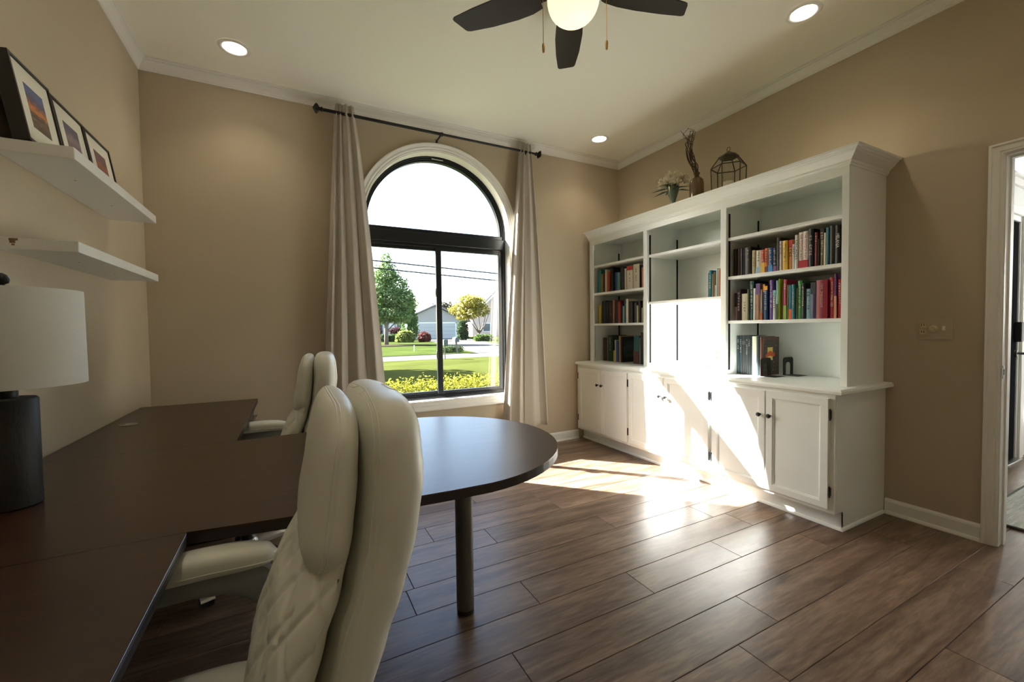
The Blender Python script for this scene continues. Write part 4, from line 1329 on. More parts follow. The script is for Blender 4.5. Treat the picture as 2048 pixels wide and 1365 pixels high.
        ff = lambda t: max(0.06, (1 - abs(t) ** 3.2) ** (1 / 2.6))
        loop = [(0.038 + 0.148 * t, yc + 0.0442 * ff(t), 0.656 - 0.010 * t * t) for t in ts] + [(0.038 + 0.148 * t, yc - 0.0442 * ff(t), 0.656 - 0.010 * t * t) for t in reversed(ts)]
        tube(bm, loop + loop[:1], 0.0016, n=5, cap=False); obj('piping', bm, M_STITCH, pad, smooth=True)
    # mechanism, column, star base, casters
    bm = new_bm(); box(bm, -0.11, 0.12, -0.09, 0.09, 0.310, 0.356, 0.008); box(bm, -0.03, 0.02, -0.22, -0.09, 0.327, 0.339, 0.003); obj('mechanism', bm, M_BPLA, ch)
    bm = new_bm(); cyl(bm, 0, 0, 0.20, 0.311, 0.022, n=20); cyl(bm, 0, 0, 0.085, 0.21, 0.030, n=20); obj('gas_column', bm, M_BPLA, ch, smooth=True, angle=40)
    bm = new_bm(); lathe(bm, 0, 0, [(0.034, 0.088), (0.050, 0.092), (0.052, 0.115), (0.040, 0.140), (0.033, 0.150)], n=24); hub = obj('base_hub', bm, M_CHROME, ch, smooth=True, angle=40)
    for k in range(5):
        a = math.radians(30 + 72 * k)
        bm = new_bm(); rings = []
        for i in range(9):
            t = i / 8
            r = 0.035 + 0.285 * t
            z = 0.118 + 0.016 * math.sin(PI * t) - 0.034 * t
            w = 0.030 - 0.010 * t; h1 = 0.016 - 0.004 * t
            rings.append([(r * math.cos(a) - q[0] * w * math.sin(a), r * math.sin(a) + q[0] * w * math.cos(a), z + q[1] * h1) for q in ((1, -1), (1, 0.3), (0.55, 1), (0.2, 0.6), (-0.2, 0.6), (-0.55, 1), (-1, 0.3), (-1, -1))])
        bridge(bm, rings)
        bl = obj('base_leg', bm, M_CHROME, ch, smooth=True, angle=35)
        bm = new_bm(); rings = []
        for r, g in ((0.262, 1.12), (0.30, 1.12), (0.326, 1.0)):
            t = (r - 0.035) / 0.285
            z = 0.118 + 0.016 * math.sin(PI * min(1, t)) - 0.034 * t + 0.001
            rings.append([(r * math.cos(a) - q[0] * 0.023 * g * math.sin(a), r * math.sin(a) + q[0] * 0.023 * g * math.cos(a), z + q[1] * 0.0135 * g) for q in ((1, -1), (1, 0.5), (0.6, 1), (-0.6, 1), (-1, 0.5), (-1, -1))])
        bridge(bm, rings); obj('end_cap', bm, M_BPLA, bl)
        bm = new_bm()
        cx, cy = 0.305 * math.cos(a), 0.305 * math.sin(a)
        ta = a + 0.9
        rot = Matrix.Rotation(ta, 4, 'Z')
        for sy in (-1, 1):
            cm = new_bm()
            bmesh.ops.create_cone(bm, cap_ends=True, segments=18, radius1=0.027, radius2=0.027, depth=0.017, matrix=Matrix.Translation((cx, cy, 0.028)) @ rot @ Matrix.Translation((0.014, sy * 0.015, 0)) @ Matrix.Rotation(PI / 2, 4, 'X'))
            cm.free()
        cyl(bm, cx, cy, 0.045, 0.082, 0.007, n=10)
        cs = obj('caster', bm, M_BPLA, ch, smooth=True, angle=40)
        bm = new_bm()
        arc = [Vector((0.014 + 0.030 * math.cos(q), 0, 0.030 * math.sin(q))) for q in [math.radians(15 + 150 * j / 8) for j in range(9)]]
        rings = []
        for p in arc:
            rings.append([Matrix.Translation((cx, cy, 0.028)) @ rot @ (p + Vector((dx * p.x * 0.0, dy, dz))) for dx, dy, dz in ((0, -0.027, 0), (0, 0.027, 0), (0, 0.027, 0.003), (0, -0.027, 0.003))])
        bridge(bm, rings); obj('caster_hood', bm, M_CHROME, cs)
    return ch
chair = make_chair()
chair2 = copy_tree(chair)
chair.location = (0.636, 0.925, 0.0); chair.rotation_euler = (0, 0, math.radians(0))
chair2.location = (0.640, 2.515, 0.0); chair2.rotation_euler = (0, 0, math.radians(-4))
tag(chair, 'large white quilted leather office chair in the foreground', 'chair', 'white leather office chairs')
tag(chair2, 'white leather office chair at the far desk beyond the peninsula', 'chair', 'white leather office chairs')

# ================================================================ TABLE LAMP
lx, ly = 0.172, 1.655
lp = thing('table_lamp', 'table lamp with white drum shade and black cylinder base', 'lamp', (lx, ly, DZT))
bm = new_bm(); lathe(bm, lx, ly, [(0.055, DZT + 0.0005), (0.058, DZT + 0.004), (0.058, 1.030), (0.054, 1.035)], n=40)
obj('base', bm, mat('lamp_black_ceramic', (0.010, 0.010, 0.009), 0.55, bump=((160, 160, 60), 0.35)), lp, smooth=True, angle=40)
bm = new_bm(); lathe(bm, lx, ly, [(0.020, 1.035), (0.020, 1.085), (0.012, 1.09), (0.006, 1.10), (0.006, 1.345)], n=20); obj('neck', bm, M_BLACK, lp, smooth=True, angle=40)
M_SHADE = mat('linen_shade', (0.70, 0.69, 0.64), 0.9, bump=((30, 30, 500), 0.25), trans=0.18)
bm = new_bm(); lathe(bm, lx, ly, [(0.158, 1.068), (0.156, 1.332), (0.1535, 1.332), (0.1555, 1.068), (0.158, 1.068)], n=64, cap=False); obj('shade', bm, M_SHADE, lp, smooth=True, angle=40)
bm = new_bm(); lathe(bm, lx, ly, [(0.004, 1.345), (0.013, 1.350), (0.015, 1.360), (0.010, 1.372), (0.002, 1.377)], n=20); obj('finial', bm, M_BLACK, lp, smooth=True)
bm = new_bm()
for k in range(3):
    a = 2 * PI * k / 3 + 0.4
    tube(bm, [(lx, ly, 1.342), (lx + 0.154 * math.cos(a), ly + 0.154 * math.sin(a), 1.328)], 0.002, n=5)
obj('spider', bm, M_BLACK, lp)

# ================================================================ FLOATING SHELVES AND PICTURES
for z0, z1, lab in ((1.826, 1.868, 'upper white floating shelf holding framed photos on left wall'), (1.498, 1.537, 'lower empty white floating shelf with scuffed end on left wall')):
    bm = new_bm(); box(bm, 0.0005, 0.203, 2.045, 3.060, z0, z1, 0.0015)
    sh = tag(obj('floating_shelf', bm, mat('shelf_white', (0.70, 0.70, 0.67), 0.35)), lab, 'shelf', 'floating shelves on the left wall')
    for x, y in ((0.11, 2.33), (0.11, 2.72)):
        bm = new_bm(); cyl(bm, x, y, z0 - 0.0004, z0 + 0.0005, 0.004, n=10); obj('screw_hole', bm, mat('hole_grey', (0.12, 0.12, 0.11), 0.8), sh)
    if z0 < 1.6:
        bm = new_bm()
        for x, z, w, h in ((0.030, 1.527, 0.022, 0.008), (0.032, 1.518, 0.014, 0.012), (0.036, 1.510, 0.008, 0.006)):
            box(bm, x, x + w, 2.0446, 2.0456, z, z + h)
        obj('scuff', bm, mat('raw_wood_scuff', (0.26, 0.17, 0.08), 0.8), sh)
def sunset(name, stops, seed):
    m = bpy.data.materials.new(name); m.use_nodes = True
    nt = m.node_tree; b = nt.nodes['Principled BSDF']; b.inputs['Roughness'].default_value = 0.25
    tc = nt.nodes.new('ShaderNodeTexCoord'); sp = nt.nodes.new('ShaderNodeSeparateXYZ')
    mp = nt.nodes.new('ShaderNodeMapping'); mp.inputs['Location'].default_value = (seed, seed * 2, 0); mp.inputs['Scale'].default_value = (3, 4, 16)
    nz = nt.nodes.new('ShaderNodeTexNoise'); nz.inputs['Scale'].default_value = 1.2; nz.inputs['Detail'].default_value = 5; nz.inputs['Distortion'].default_value = 1.0
    nt.links.new(tc.outputs['Generated'], sp.inputs[0]); nt.links.new(tc.outputs['Generated'], mp.inputs[0]); nt.links.new(mp.outputs[0], nz.inputs[0])
    ma = nt.nodes.new('ShaderNodeMath'); ma.operation = 'MULTIPLY_ADD'; ma.inputs[1].default_value = 0.42
    nt.links.new(nz.outputs['Fac'], ma.inputs[0])
    su = nt.nodes.new('ShaderNodeMath'); su.operation = 'SUBTRACT'; su.inputs[1].default_value = 0.21
    nt.links.new(sp.outputs['Z'], su.inputs[0]); nt.links.new(su.outputs[0], ma.inputs[2])
    rp = nt.nodes.new('ShaderNodeValToRGB'); cr = rp.color_ramp
    cr.elements[0].position = stops[0][0]; cr.elements[0].color = (*stops[0][1], 1)
    cr.elements[1].position = stops[-1][0]; cr.elements[1].color = (*stops[-1][1], 1)
    for p, c in stops[1:-1]:
        e = cr.elements.new(p); e.color = (*c, 1)
    nt.links.new(ma.outputs[0], rp.inputs[0]); nt.links.new(rp.outputs[0], b.inputs['Base Color'])
    return m
S1 = sunset('photo_orange_sunset', [(0.0, (0.05, 0.05, 0.04)), (0.22, (0.16, 0.10, 0.08)), (0.34, (0.08, 0.07, 0.06)), (0.46, (0.62, 0.22, 0.07)), (0.56, (0.35, 0.14, 0.09)), (0.68, (0.10, 0.09, 0.16)), (0.85, (0.12, 0.15, 0.30)), (1.0, (0.10, 0.13, 0.30))], 1.0)
S2 = sunset('photo_violet_dusk', [(0.0, (0.06, 0.05, 0.06)), (0.25, (0.28, 0.17, 0.12)), (0.42, (0.17, 0.12, 0.16)), (0.60, (0.26, 0.20, 0.25)), (0.78, (0.11, 0.10, 0.17)), (1.0, (0.10, 0.10, 0.18))], 4.0)
S3 = sunset('photo_red_dusk', [(0.0, (0.05, 0.03, 0.04)), (0.35, (0.20, 0.07, 0.07)), (0.55, (0.26, 0.08, 0.05)), (0.75, (0.16, 0.07, 0.09)), (1.0, (0.12, 0.07, 0.10))], 8.0)
M_FBLACK = mat('black_frame', (0.008, 0.008, 0.008), 0.35)
M_MAT = mat('picture_mat', (0.66, 0.63, 0.53), 0.8)
def picture(y0, y1, h, photo, label):
    """deep black frame leaning back on the wall"""
    pf = thing('picture_frame', label, 'picture', (0.092, (y0 + y1) / 2, 1.8685), 'photos on the upper floating shelf')
    th = math.asin(0.046 / h)
    tilt = Matrix.Translation((0.092, 0, 1.8687 + 0.044 * math.sin(th))) @ Matrix.Rotation(-th, 4, 'Y')
    d, bw = 0.044, 0.011
    def T(bm): bmesh.ops.transform(bm, matrix=tilt, verts=bm.verts)
    bm = new_bm()
    box(bm, -d, 0, y0, y0 + bw, 0, h, 0.0008); box(bm, -d, 0, y1 - bw, y1, 0, h, 0.0008); box(bm, -d, 0, y0 + bw, y1 - bw, 0, bw, 0.0008); box(bm, -d, 0, y0 + bw, y1 - bw, h - bw, h, 0.0008)
    T(bm); obj('frame', bm, M_FBLACK, pf)
    bm = new_bm(); box(bm, -0.010, -0.006, y0 + bw, y1 - bw, bw, h - bw); T(bm); obj('mat_board', bm, M_MAT, pf)
    mx, mz = (y1 - y0) * 0.27, h * 0.24
    bm = new_bm(); box(bm, -0.006, -0.0052, y0 + mx, y1 - mx, mz, h - mz); T(bm); obj('photo', bm, photo, pf)
    bm = new_bm(); box(bm, -d, -d + 0.004, y0 + bw, y1 - bw, bw, h - bw); T(bm); obj('backing', bm, M_FBLACK, pf)
picture(2.050, 2.328, 0.298, S1, 'framed orange sunset photo, leftmost of three on the upper shelf')
picture(2.336, 2.628, 0.288, S2, 'framed violet dusk photo, middle of three on the upper shelf')
picture(2.636, 2.945, 0.286, S3, 'framed dark red photo, rightmost of three on the upper shelf')

# ================================================================ CURTAINS AND ROD
YR = D - 0.10
ZR = 2.915
rod = thing('curtain_rod', 'black curtain rod with square finials above the arched window', 'curtain rod', (2.08, YR, ZR))
bm = new_bm(); tube(bm, [(1.125, YR, ZR), (2.085, YR, ZR)], 0.0125, n=16); tube(bm, [(2.05, YR, ZR), (3.035, YR, ZR)], 0.0100, n=16); obj('rod', bm, M_BLACK, rod, smooth=True, angle=40)
bm = new_bm(); tube(bm, [(2.070, YR, ZR), (2.090, YR, ZR)], 0.0165, n=16); obj('coupler', bm, M_BLACK, rod, smooth=True, angle=40)
for xs, s in ((1.125, -1), (3.035, 1)):
    bm = new_bm()
    rot = Matrix.Translation((xs, YR, ZR)) @ Matrix.Rotation(s * PI / 2, 4, 'Y') @ Matrix.Rotation(PI / 4, 4, 'Z')
    prof = [(0.013, 0.0), (0.020, 0.004), (0.020, 0.010), (0.014, 0.014), (0.014, 0.022), (0.034, 0.036), (0.040, 0.046), (0.034, 0.054), (0.006, 0.070)]
    lathe(bm, 0, 0, prof, n=4)
    bmesh.ops.transform(bm, matrix=rot, verts=bm.verts); obj('finial', bm, M_BLACK, rod)
for x in (1.285, 2.065, 2.925):
    bm = new_bm()
    box(bm, x - 0.009, x + 0.009, D - 0.004, D - 0.0005, ZR - 0.085, ZR - 0.010, 0.001)
    box(bm, x - 0.006, x + 0.006, YR - 0.002, D - 0.002, ZR - 0.026, ZR - 0.016, 0.001)
    box(bm, x - 0.006, x + 0.006, YR - 0.017, YR + 0.017, ZR - 0.020, ZR - 0.0128, 0.001)
    obj('bracket', bm, M_BLACK, rod)
def curtain(top, bot, ztop, zbot, nf, label, seed, mid=None, skew=0.0):
    """top=(x0,x1) bot=(x0,x1)"""
    rc = random.Random(seed)
    ns, nt_ = 150, 60
    ph = [rc.uniform(0, 6.28) for _ in range(4)]
    wts = [rc.uniform(0.6, 1.4) for _ in range(nf)]
    cum = [0]
    for w_ in wts: cum.append(cum[-1] + w_)
    cum = [c / cum[-1] for c in cum]
    amp = [rc.uniform(0.7, 1.25) for _ in range(nf)]
    P = []
    for j in range(nt_ + 1):
        t = j / nt_
        e = t ** 0.85
        x0, x1 = top[0] + (bot[0] - top[0]) * e, top[1] + (bot[1] - top[1]) * e
        for i in range(ns + 1):
            s = i / ns
            k = next(q for q in range(nf) if s <= cum[q + 1] + 1e-9)
            u = (s - cum[k]) / (cum[k + 1] - cum[k])
            a0 = 0.030 + 0.020 * t
            bow = 0.5 - 0.5 * math.cos(2 * PI * u)
            y = -a0 * amp[k] * (bow ** (0.9 - 0.35 * t) - 0.45) + 0.006 * math.sin(5 * t + ph[k % 4] + 3 * s)
            x = x0 + (x1 - x0) * s + 0.010 * (0.4 + t) * math.sin(2 * PI * u) + 0.008 * math.sin(3.1 * t + ph[0]) * t
            lift = 0.012 * math.sin(7 * s + ph[1]) * t
            P.append((x, YR + y * (0.85 + 0.3 * t), ztop + (zbot - ztop) * t + lift))
    F = [(j * (ns + 1) + i, j * (ns + 1) + i + 1, (j + 1) * (ns + 1) + i + 1, (j + 1) * (ns + 1) + i) for j in range(nt_) for i in range(ns)]
    me = quads_mesh('curtain', P, F)
    c = thing('curtain', label, 'curtain', ((bot[0] + bot[1]) / 2, YR, zbot), 'curtain panels beside the arched window')
    o = mesh_obj('panel', me, M_CURT, c, smooth=True)
    md = o.modifiers.new('thickness', 'SOLIDIFY'); md.thickness = 0.003
    # stitched hem at the foot
    row = [Vector(P[(nt_ - 2) * (ns + 1) + i]) + Vector((0, -0.0025, 0)) for i in range(0, ns + 1, 2)]
    bm = new_bm(); tube(bm, row, 0.0014, n=4); obj('hem_stitch', bm, mat('hem_thread', (0.40, 0.36, 0.30), 0.9), c)
curtain((1.218, 1.352), (1.06, 1.600), 2.985, 0.16, 4, 'taupe curtain panel hanging left of the arched window', 4)
curtain((2.868, 2.992), (2.655, 3.175), 2.995, 0.215, 4, 'taupe curtain panel hanging right of the window, streaked with sun', 9)

# ================================================================ CEILING FAN
fx, fy = 2.080, 1.652
fan = thing('ceiling_fan', 'dark five-bladed ceiling fan with lit globe and pull chains', 'fan', (fx, fy, H))
M_FANM = mat('fan_bronze', (0.035, 0.025, 0.018), 0.35, metal=0.6)
bm = new_bm(); lathe(bm, fx, fy, [(0.035, H - 0.055), (0.062, H - 0.045), (0.070, H - 0.02), (0.070, H - 0.0005)], n=32); obj('canopy', bm, M_FANM, fan, smooth=True, angle=40)
bm = new_bm(); cyl(bm, fx, fy, 2.93, H - 0.05, 0.012, n=16); obj('downrod', bm, M_FANM, fan, smooth=True, angle=40)
bm = new_bm(); lathe(bm, fx, fy, [(0.07, 2.815), (0.105, 2.82), (0.115, 2.85), (0.105, 2.90), (0.06, 2.93), (0.02, 2.94)], n=40); obj('motor_housing', bm, M_FANM, fan, smooth=True, angle=50)
bm = new_bm(); lathe(bm, fx, fy, [(0.085, 2.745), (0.095, 2.75), (0.090, 2.785), (0.060, 2.815)], n=40); obj('switch_housing', bm, M_FANM, fan, smooth=True, angle=50)
zb = 2.800
for k in range(5):
    a = math.radians(-13.5 + 72 * k)
    rot = Matrix.Translation((fx, fy, zb)) @ Matrix.Rotation(a, 4, 'Z') @ Matrix.Rotation(math.radians(9), 4, 'X')
    plan = [(0.165, -0.052), (0.22, -0.068), (0.30, -0.074), (0.44, -0.070), (0.565, -0.056), (0.582, -0.050), (0.590, -0.040), (0.622, 0.030), (0.622, 0.040), (0.612, 0.047), (0.50, 0.062), (0.36, 0.072), (0.26, 0.070), (0.19, 0.058), (0.165, 0.046)]
    bm = new_bm(); prism(bm, plan, -0.003, 0.003)
    bmesh.ops.transform(bm, matrix=rot, verts=bm.verts)
    bl = obj('blade', bm, M_BLADE, fan)
    bm = new_bm(); prism(bm, [(0.085, -0.022), (0.15, -0.026), (0.235, -0.040), (0.255, 0.0), (0.235, 0.040), (0.15, 0.026), (0.085, 0.022)], 0.0032, 0.0082)
    bmesh.ops.transform(bm, matrix=rot, verts=bm.verts); obj('blade_bracket', bm, M_FANM, bl)
M_GLOBE = bpy.data.materials.new('lit_globe'); M_GLOBE.use_nodes = True
g_ = M_GLOBE.node_tree.nodes['Principled BSDF']
g_.inputs['Base Color'].default_value = (0.80, 0.72, 0.55, 1); g_.inputs['Roughness'].default_value = 0.35
g_.inputs['Emission Color'].default_value = (1.0, 0.74, 0.42, 1); g_.inputs['Emission Strength'].default_value = 0.80
bm = new_bm()
gl = [(0.001, 2.640)] + [(0.122 * math.sin(math.radians(q)) ** 0.8, 2.752 - 0.112 * math.cos(math.radians(q))) for q in range(10, 91, 8)] + [(0.112, 2.762), (0.092, 2.768)]
lathe(bm, fx, fy, gl, n=48, cap=False); obj('globe', bm, M_GLOBE, fan, smooth=True)
for (dx, dy, ze) in ((-0.126, 0.066, 2.505), (0.138, -0.072, 2.515)):
    bm = new_bm(); tube(bm, [(fx + dx * 0.6, fy + dy * 0.6, 2.775), (fx + dx * 0.95, fy + dy * 0.95, 2.772), (fx + dx, fy + dy, 2.76), (fx + dx, fy + dy, ze + 0.04)], 0.0016, n=5); pc = obj('pull_chain', bm, M_BRASS, fan)
    bm = new_bm(); lathe(bm, fx + dx, fy + dy, [(0.003, ze), (0.0055, ze + 0.002), (0.0065, ze + 0.014), (0.0075, ze + 0.030), (0.006, ze + 0.040), (0.002, ze + 0.044)], n=12); obj('fob', bm, M_BRASS, pc, smooth=True)

# ================================================================ RECESSED LIGHTS
spots = [(0.587, 3.297, 'recessed ceiling light over the left corner by the window'), (3.590, 3.303, 'recessed ceiling light in the far right corner above the bookcase'),
         (3.597, 1.445, 'recessed ceiling light near the top right above the bookcase end'), (0.587, 1.445, 'recessed ceiling light above the floating shelves'),
         (0.587, -0.02, 'added recessed ceiling light above the near desk'), (3.590, -0.02, 'added recessed ceiling light near the doorway')]  # this pair is out of view, added to brighten the room
M_LED = mat('lit_lens', (0.9, 0.9, 0.85), 0.5, emit=((1.0, 0.88, 0.72), 9.0))
for x, y, lab in spots:
    rl = thing('recessed_light', lab, 'light', (x, y, H), 'recessed ceiling lights')
    bm = new_bm(); lathe(bm, x, y, [(0.066, H - 0.0012), (0.070, H - 0.006), (0.090, H - 0.004), (0.095, H - 0.0006)], n=40, cap=False); obj('trim_ring', bm, M_TRIM, rl, smooth=True)
    bm = new_bm(); lathe(bm, x, y, [(0.001, H - 0.0016), (0.067, H - 0.0012)], n=40, cap=False); obj('lens', bm, M_LED, rl)
    ld = bpy.data.lights.new('downlight', 'SPOT'); ld.energy = 7.0; ld.color = (1.0, 0.86, 0.66); ld.spot_size = math.radians(118); ld.spot_blend = 0.75; ld.shadow_soft_size = 0.06
    lo_ = bpy.data.objects.new('downlight', ld); C.objects.link(lo_); lo_.parent = rl; lo_.location = (0, 0, -0.012)

# ================================================================ SWITCH PLATE AND OUTLET
sw = thing('switch_plate', 'wall-coloured plate with outlet, dimmer and switch beside doorway', 'switch', (W, 1.031, 1.170))
M_PLATE = mat('painted_plate', (0.47, 0.395, 0.285), 0.5)
bm = new_bm(); box(bm, W - 0.006, W - 0.0005, 0.951, 1.111, 1.108, 1.230, 0.002); obj('plate', bm, M_PLATE, sw)
for z in (1.150, 1.190):
    bm = new_bm(); box(bm, W - 0.009, W - 0.0055, 1.062, 1.097, z - 0.014, z + 0.014, 0.006, 2); s = obj('socket', bm, M_IVORY, sw)
    bm = new_bm()
    for yy in (1.073, 1.084): box(bm, W - 0.0096, W - 0.0088, yy, yy + 0.003, z - 0.003, z + 0.008)
    obj('slot', bm, M_BPLA, s)
bm = new_bm(); lathe(bm, 0, 0, [(0.020, 0.0), (0.020, 0.004), (0.015, 0.006), (0.014, 0.016), (0.011, 0.019)], n=24)
bmesh.ops.transform(bm, matrix=Matrix.Translation((W - 0.0055, 1.034, 1.172)) @ Matrix.Rotation(-PI / 2, 4, 'Y'), verts=bm.verts); obj('dimmer_knob', bm, M_IVORY, sw, smooth=True, angle=40)
bm = new_bm(); obox(bm, W - 0.010, 0.990, 1.174, 0.018, 0.007, 0.010, Matrix.Rotation(math.radians(-25), 3, 'Y'), 0.001); box(bm, W - 0.0075, W - 0.0055, 0.984, 0.996, 1.160, 1.186, 0.0005); obj('toggle', bm, M_OUTLET, sw)
o = thing('wall_outlet', 'white outlet low on wall under the arched window', 'outlet', (2.105, D, 0.34))
bm = new_bm(); box(bm, 2.070, 2.140, D - 0.006, D - 0.0005, 0.282, 0.398, 0.003); obj('plate', bm, M_OUTLET, o)
for z in (0.316, 0.364):
    bm = new_bm(); box(bm, 2.088, 2.122, D - 0.009, D - 0.0055, z - 0.015, z + 0.015, 0.006, 2); obj('socket', bm, M_OUTLET, o)

# ================================================================ OUTDOORS
M_LAWN = mat('lawn_grass', (0.0421, 0.0495, 0.0132), 0.95, spec=0.0, noise=((0.6, 1.2, 1), 0.22, 6), bump=((60, 60, 60), 0.5))
M_LAWN2 = mat('far_lawn_grass', (0.0345, 0.0477, 0.0127), 0.95, spec=0.0, noise=((0.5, 1.0, 1), 0.35, 6))
M_ASPH = mat('street_concrete', (0.0858, 0.0837, 0.0815), 0.9, spec=0.0, noise=((0.7, 0.7, 1), 0.1, 5))
M_DRIVE = mat('driveway_concrete', (0.0944, 0.0901, 0.0858), 0.9, spec=0.0, noise=((0.5, 0.5, 1), 0.08, 5))
M_ASPH2 = mat('asphalt_grey', (0.025, 0.027, 0.029), 0.9, spec=0.0, noise=((2, 2, 2), 0.12, 5))
M_MULCH = mat('dark_mulch', (0.035, 0.028, 0.022), 0.95, spec=0.0, noise=((8, 8, 8), 0.4, 4))
def slab(name, poly, z0, z1, m, label=None):
    bm = new_bm(); prism(bm, poly, z0, z1); return struct(name, bm, m, label=label)
slab('ground_lawn', [(-45, D + OT + 0.002), (W + 0.2, D + OT + 0.002), (W + 0.2, 1.36), (60, 1.36), (60, 18.2), (-45, 18.2)], ZG - 0.2, ZG, M_LAWN, 'sunny front lawn outside the window')
slab('ground_street', [(-45, 18.2), (60, 18.2), (60, 21.6), (-45, 21.6)], ZG - 0.2, ZG - 0.02, M_ASPH, 'pale street crossing beyond the lawn')
slab('ground_far_lawn', [(-45, 21.6), (9.9, 21.6), (11.2, 30), (14.5, 46), (14.5, 110), (-45, 110)], ZG - 0.2, ZG, M_LAWN2, 'shaded lawn across the street')
slab('ground_driveway', [(9.9, 21.6), (13.6, 21.6), (22.0, 53.9), (15.4, 53.9), (14.5, 46), (11.2, 30)], ZG - 0.2, ZG - 0.01, M_DRIVE, 'pale driveway leading to the garage')
slab('ground_side_drive', [(13.6, 21.6), (60, 21.6), (60, 33), (16.57, 33)], ZG - 0.2, ZG - 0.01, M_ASPH2, 'grey asphalt drive at right')
slab('ground_right_lawn', [(16.57, 33), (60, 33), (60, 110), (22, 110), (22.0, 53.9)], ZG - 0.2, ZG, M_LAWN2, 'lawn at the right across the street')
slab('ground_behind_house', [(14.5, 53.9), (22, 53.9), (22, 110), (14.5, 110)], ZG - 0.2, ZG, M_LAWN2)
slab('mulch_bed', [(5.5, 33.6), (10.8, 32.8), (11.0, 34.4), (8.5, 36.4), (5.5, 36.4)], ZG - 0.01, ZG + 0.05, M_MULCH, 'dark mulch bed round the tree')

def leaves_mesh(name, blobs, n, size, seed, flat=0.0, shell=0.55):
    """random leaf quads (folded to two triangles) inside ellipsoids: (cx,cy,cz,rx,ry,rz)"""
    g = np.random.default_rng(seed)
    B = np.array(blobs, float)
    vol = B[:, 3] * B[:, 4] * B[:, 5]
    idx = g.choice(len(B), n, p=vol / vol.sum())
    d = g.normal(size=(n, 3)); d /= np.linalg.norm(d, axis=1)[:, None]
    r = shell + (1 - shell) * g.random(n)
    r *= 0.85 + 0.25 * g.random(n)
    c = B[idx, :3] + d * r[:, None] * B[idx, 3:]
    a = g.normal(size=(n, 3)); a[:, 2] *= 0.6; a /= np.linalg.norm(a, axis=1)[:, None]
    nn = d * 0.8 + g.normal(size=(n, 3)) * 0.8; nn[:, 2] += 0.3
    s = np.cross(a, nn); s /= np.linalg.norm(s, axis=1)[:, None]
    L = size * (0.6 + 0.8 * g.random(n))[:, None]
    P = np.empty((n, 4, 3))
    P[:, 0] = c - a * L * 0.5; P[:, 1] = c + s * L * 0.32; P[:, 2] = c + a * L * 0.5; P[:, 3] = c - s * L * 0.32
    me = bpy.data.meshes.new(name)
    me.vertices.add(n * 4); me.vertices.foreach_set('co', P.reshape(-1))
    me.loops.add(n * 4); me.loops.foreach_set('vertex_index', np.arange(n * 4, dtype=np.int32))
    me.polygons.add(n); me.polygons.foreach_set('loop_start', np.arange(0, n * 4, 4, dtype=np.int32)); me.polygons.foreach_set('loop_total', np.full(n, 4, dtype=np.int32))
    me.update(); me.validate()
    return me
def leafmat(name, c, var=0.4, trans=0.45, scale=6):
    return mat(name, c, 0.7, spec=0.15, noise=((scale, scale, scale), var, 3), trans=trans)

def make_tree(name, label, cat, base, trunk_pts, trunk_r, branches, blobs, n, size, seed, lm, bark, group=None):
    t = thing(name, label, cat, base, group)
    if trunk_pts:
        bm = new_bm()
        tube(bm, trunk_pts, [trunk_r * (1 - 0.55 * i / (len(trunk_pts) - 1)) for i in range(len(trunk_pts))], n=9)
        for pts, r in branches: tube(bm, pts, [r * (1 - 0.7 * i / (len(pts) - 1)) for i in range(len(pts))], n=6)
        obj('trunk', bm, bark, t, smooth=True)
    o = mesh_obj('foliage', leaves_mesh('foliage', blobs, n, size, seed), lm, t)
    o['kind'] = 'stuff'
    return t
M_BARK = mat('tree_bark', (0.13, 0.105, 0.075), 0.9, bump=((20, 20, 5), 0.6))
rx = random.Random(2)
# main tree in front, left pane
tb = (8.05, 36.7)
br = []
for k in range(16):
    a = 2 * PI * k / 16 * 2.4; z0 = 1.0 + 0.33 * k
    l = 1.5 - 0.05 * k
    br.append(([(tb[0], tb[1], z0), (tb[0] + 0.5 * l * math.cos(a), tb[1] + 0.5 * l * math.sin(a), z0 + 0.8), (tb[0] + l * math.cos(a), tb[1] + l * math.sin(a), z0 + 1.9)], 0.07))
blobs = [(8.1, 36.7, 7.0, 0.55, 0.7, 0.9), (8.1, 36.7, 5.9, 1.15, 1.2, 1.0), (7.5, 36.6, 5.0, 1.0, 1.1, 1.0), (8.9, 36.7, 4.9, 1.1, 1.2, 1.1), (8.2, 36.4, 4.0, 1.3, 1.4, 1.1), (7.1, 36.8, 3.7, 1.0, 1.2, 1.0), (9.5, 36.8, 3.6, 1.1, 1.2, 1.2), (8.3, 36.9, 2.7, 1.9, 1.4, 1.0), (7.3, 36.7, 2.3, 1.0, 1.0, 0.8), (9.3, 36.7, 2.3, 1.0, 1.0, 0.8), (10.0, 36.8, 3.9, 0.6, 0.8, 0.9)]
make_tree('front_yard_tree', 'tall leafy green tree on lawn across the street', 'tree', (tb[0], tb[1], ZG), [(8.02, 36.7, ZG), (8.02, 36.7, 1.1), (8.08, 36.7, 3.0), (8.1, 36.7, 6.5)], 0.20, br, blobs, 12500, 0.20, 1, leafmat('tree_leaf_green', (0.132, 0.2035, 0.0715)), M_BARK)
# columnar evergreen
make_tree('columnar_evergreen', 'dense green evergreen standing left of the garage', 'tree', (12.8, 48, ZG), [(12.8, 48, ZG), (12.8, 48, 3.5)], 0.12, [], [(12.7, 48, 3.6, 0.75, 0.8, 1.3), (12.8, 48, 2.4, 1.0, 1.0, 1.4), (12.9, 48, 1.2, 1.05, 1.0, 1.3)], 5200, 0.20, 2, leafmat('evergreen_leaf', (0.085, 0.15, 0.045)), M_BARK)
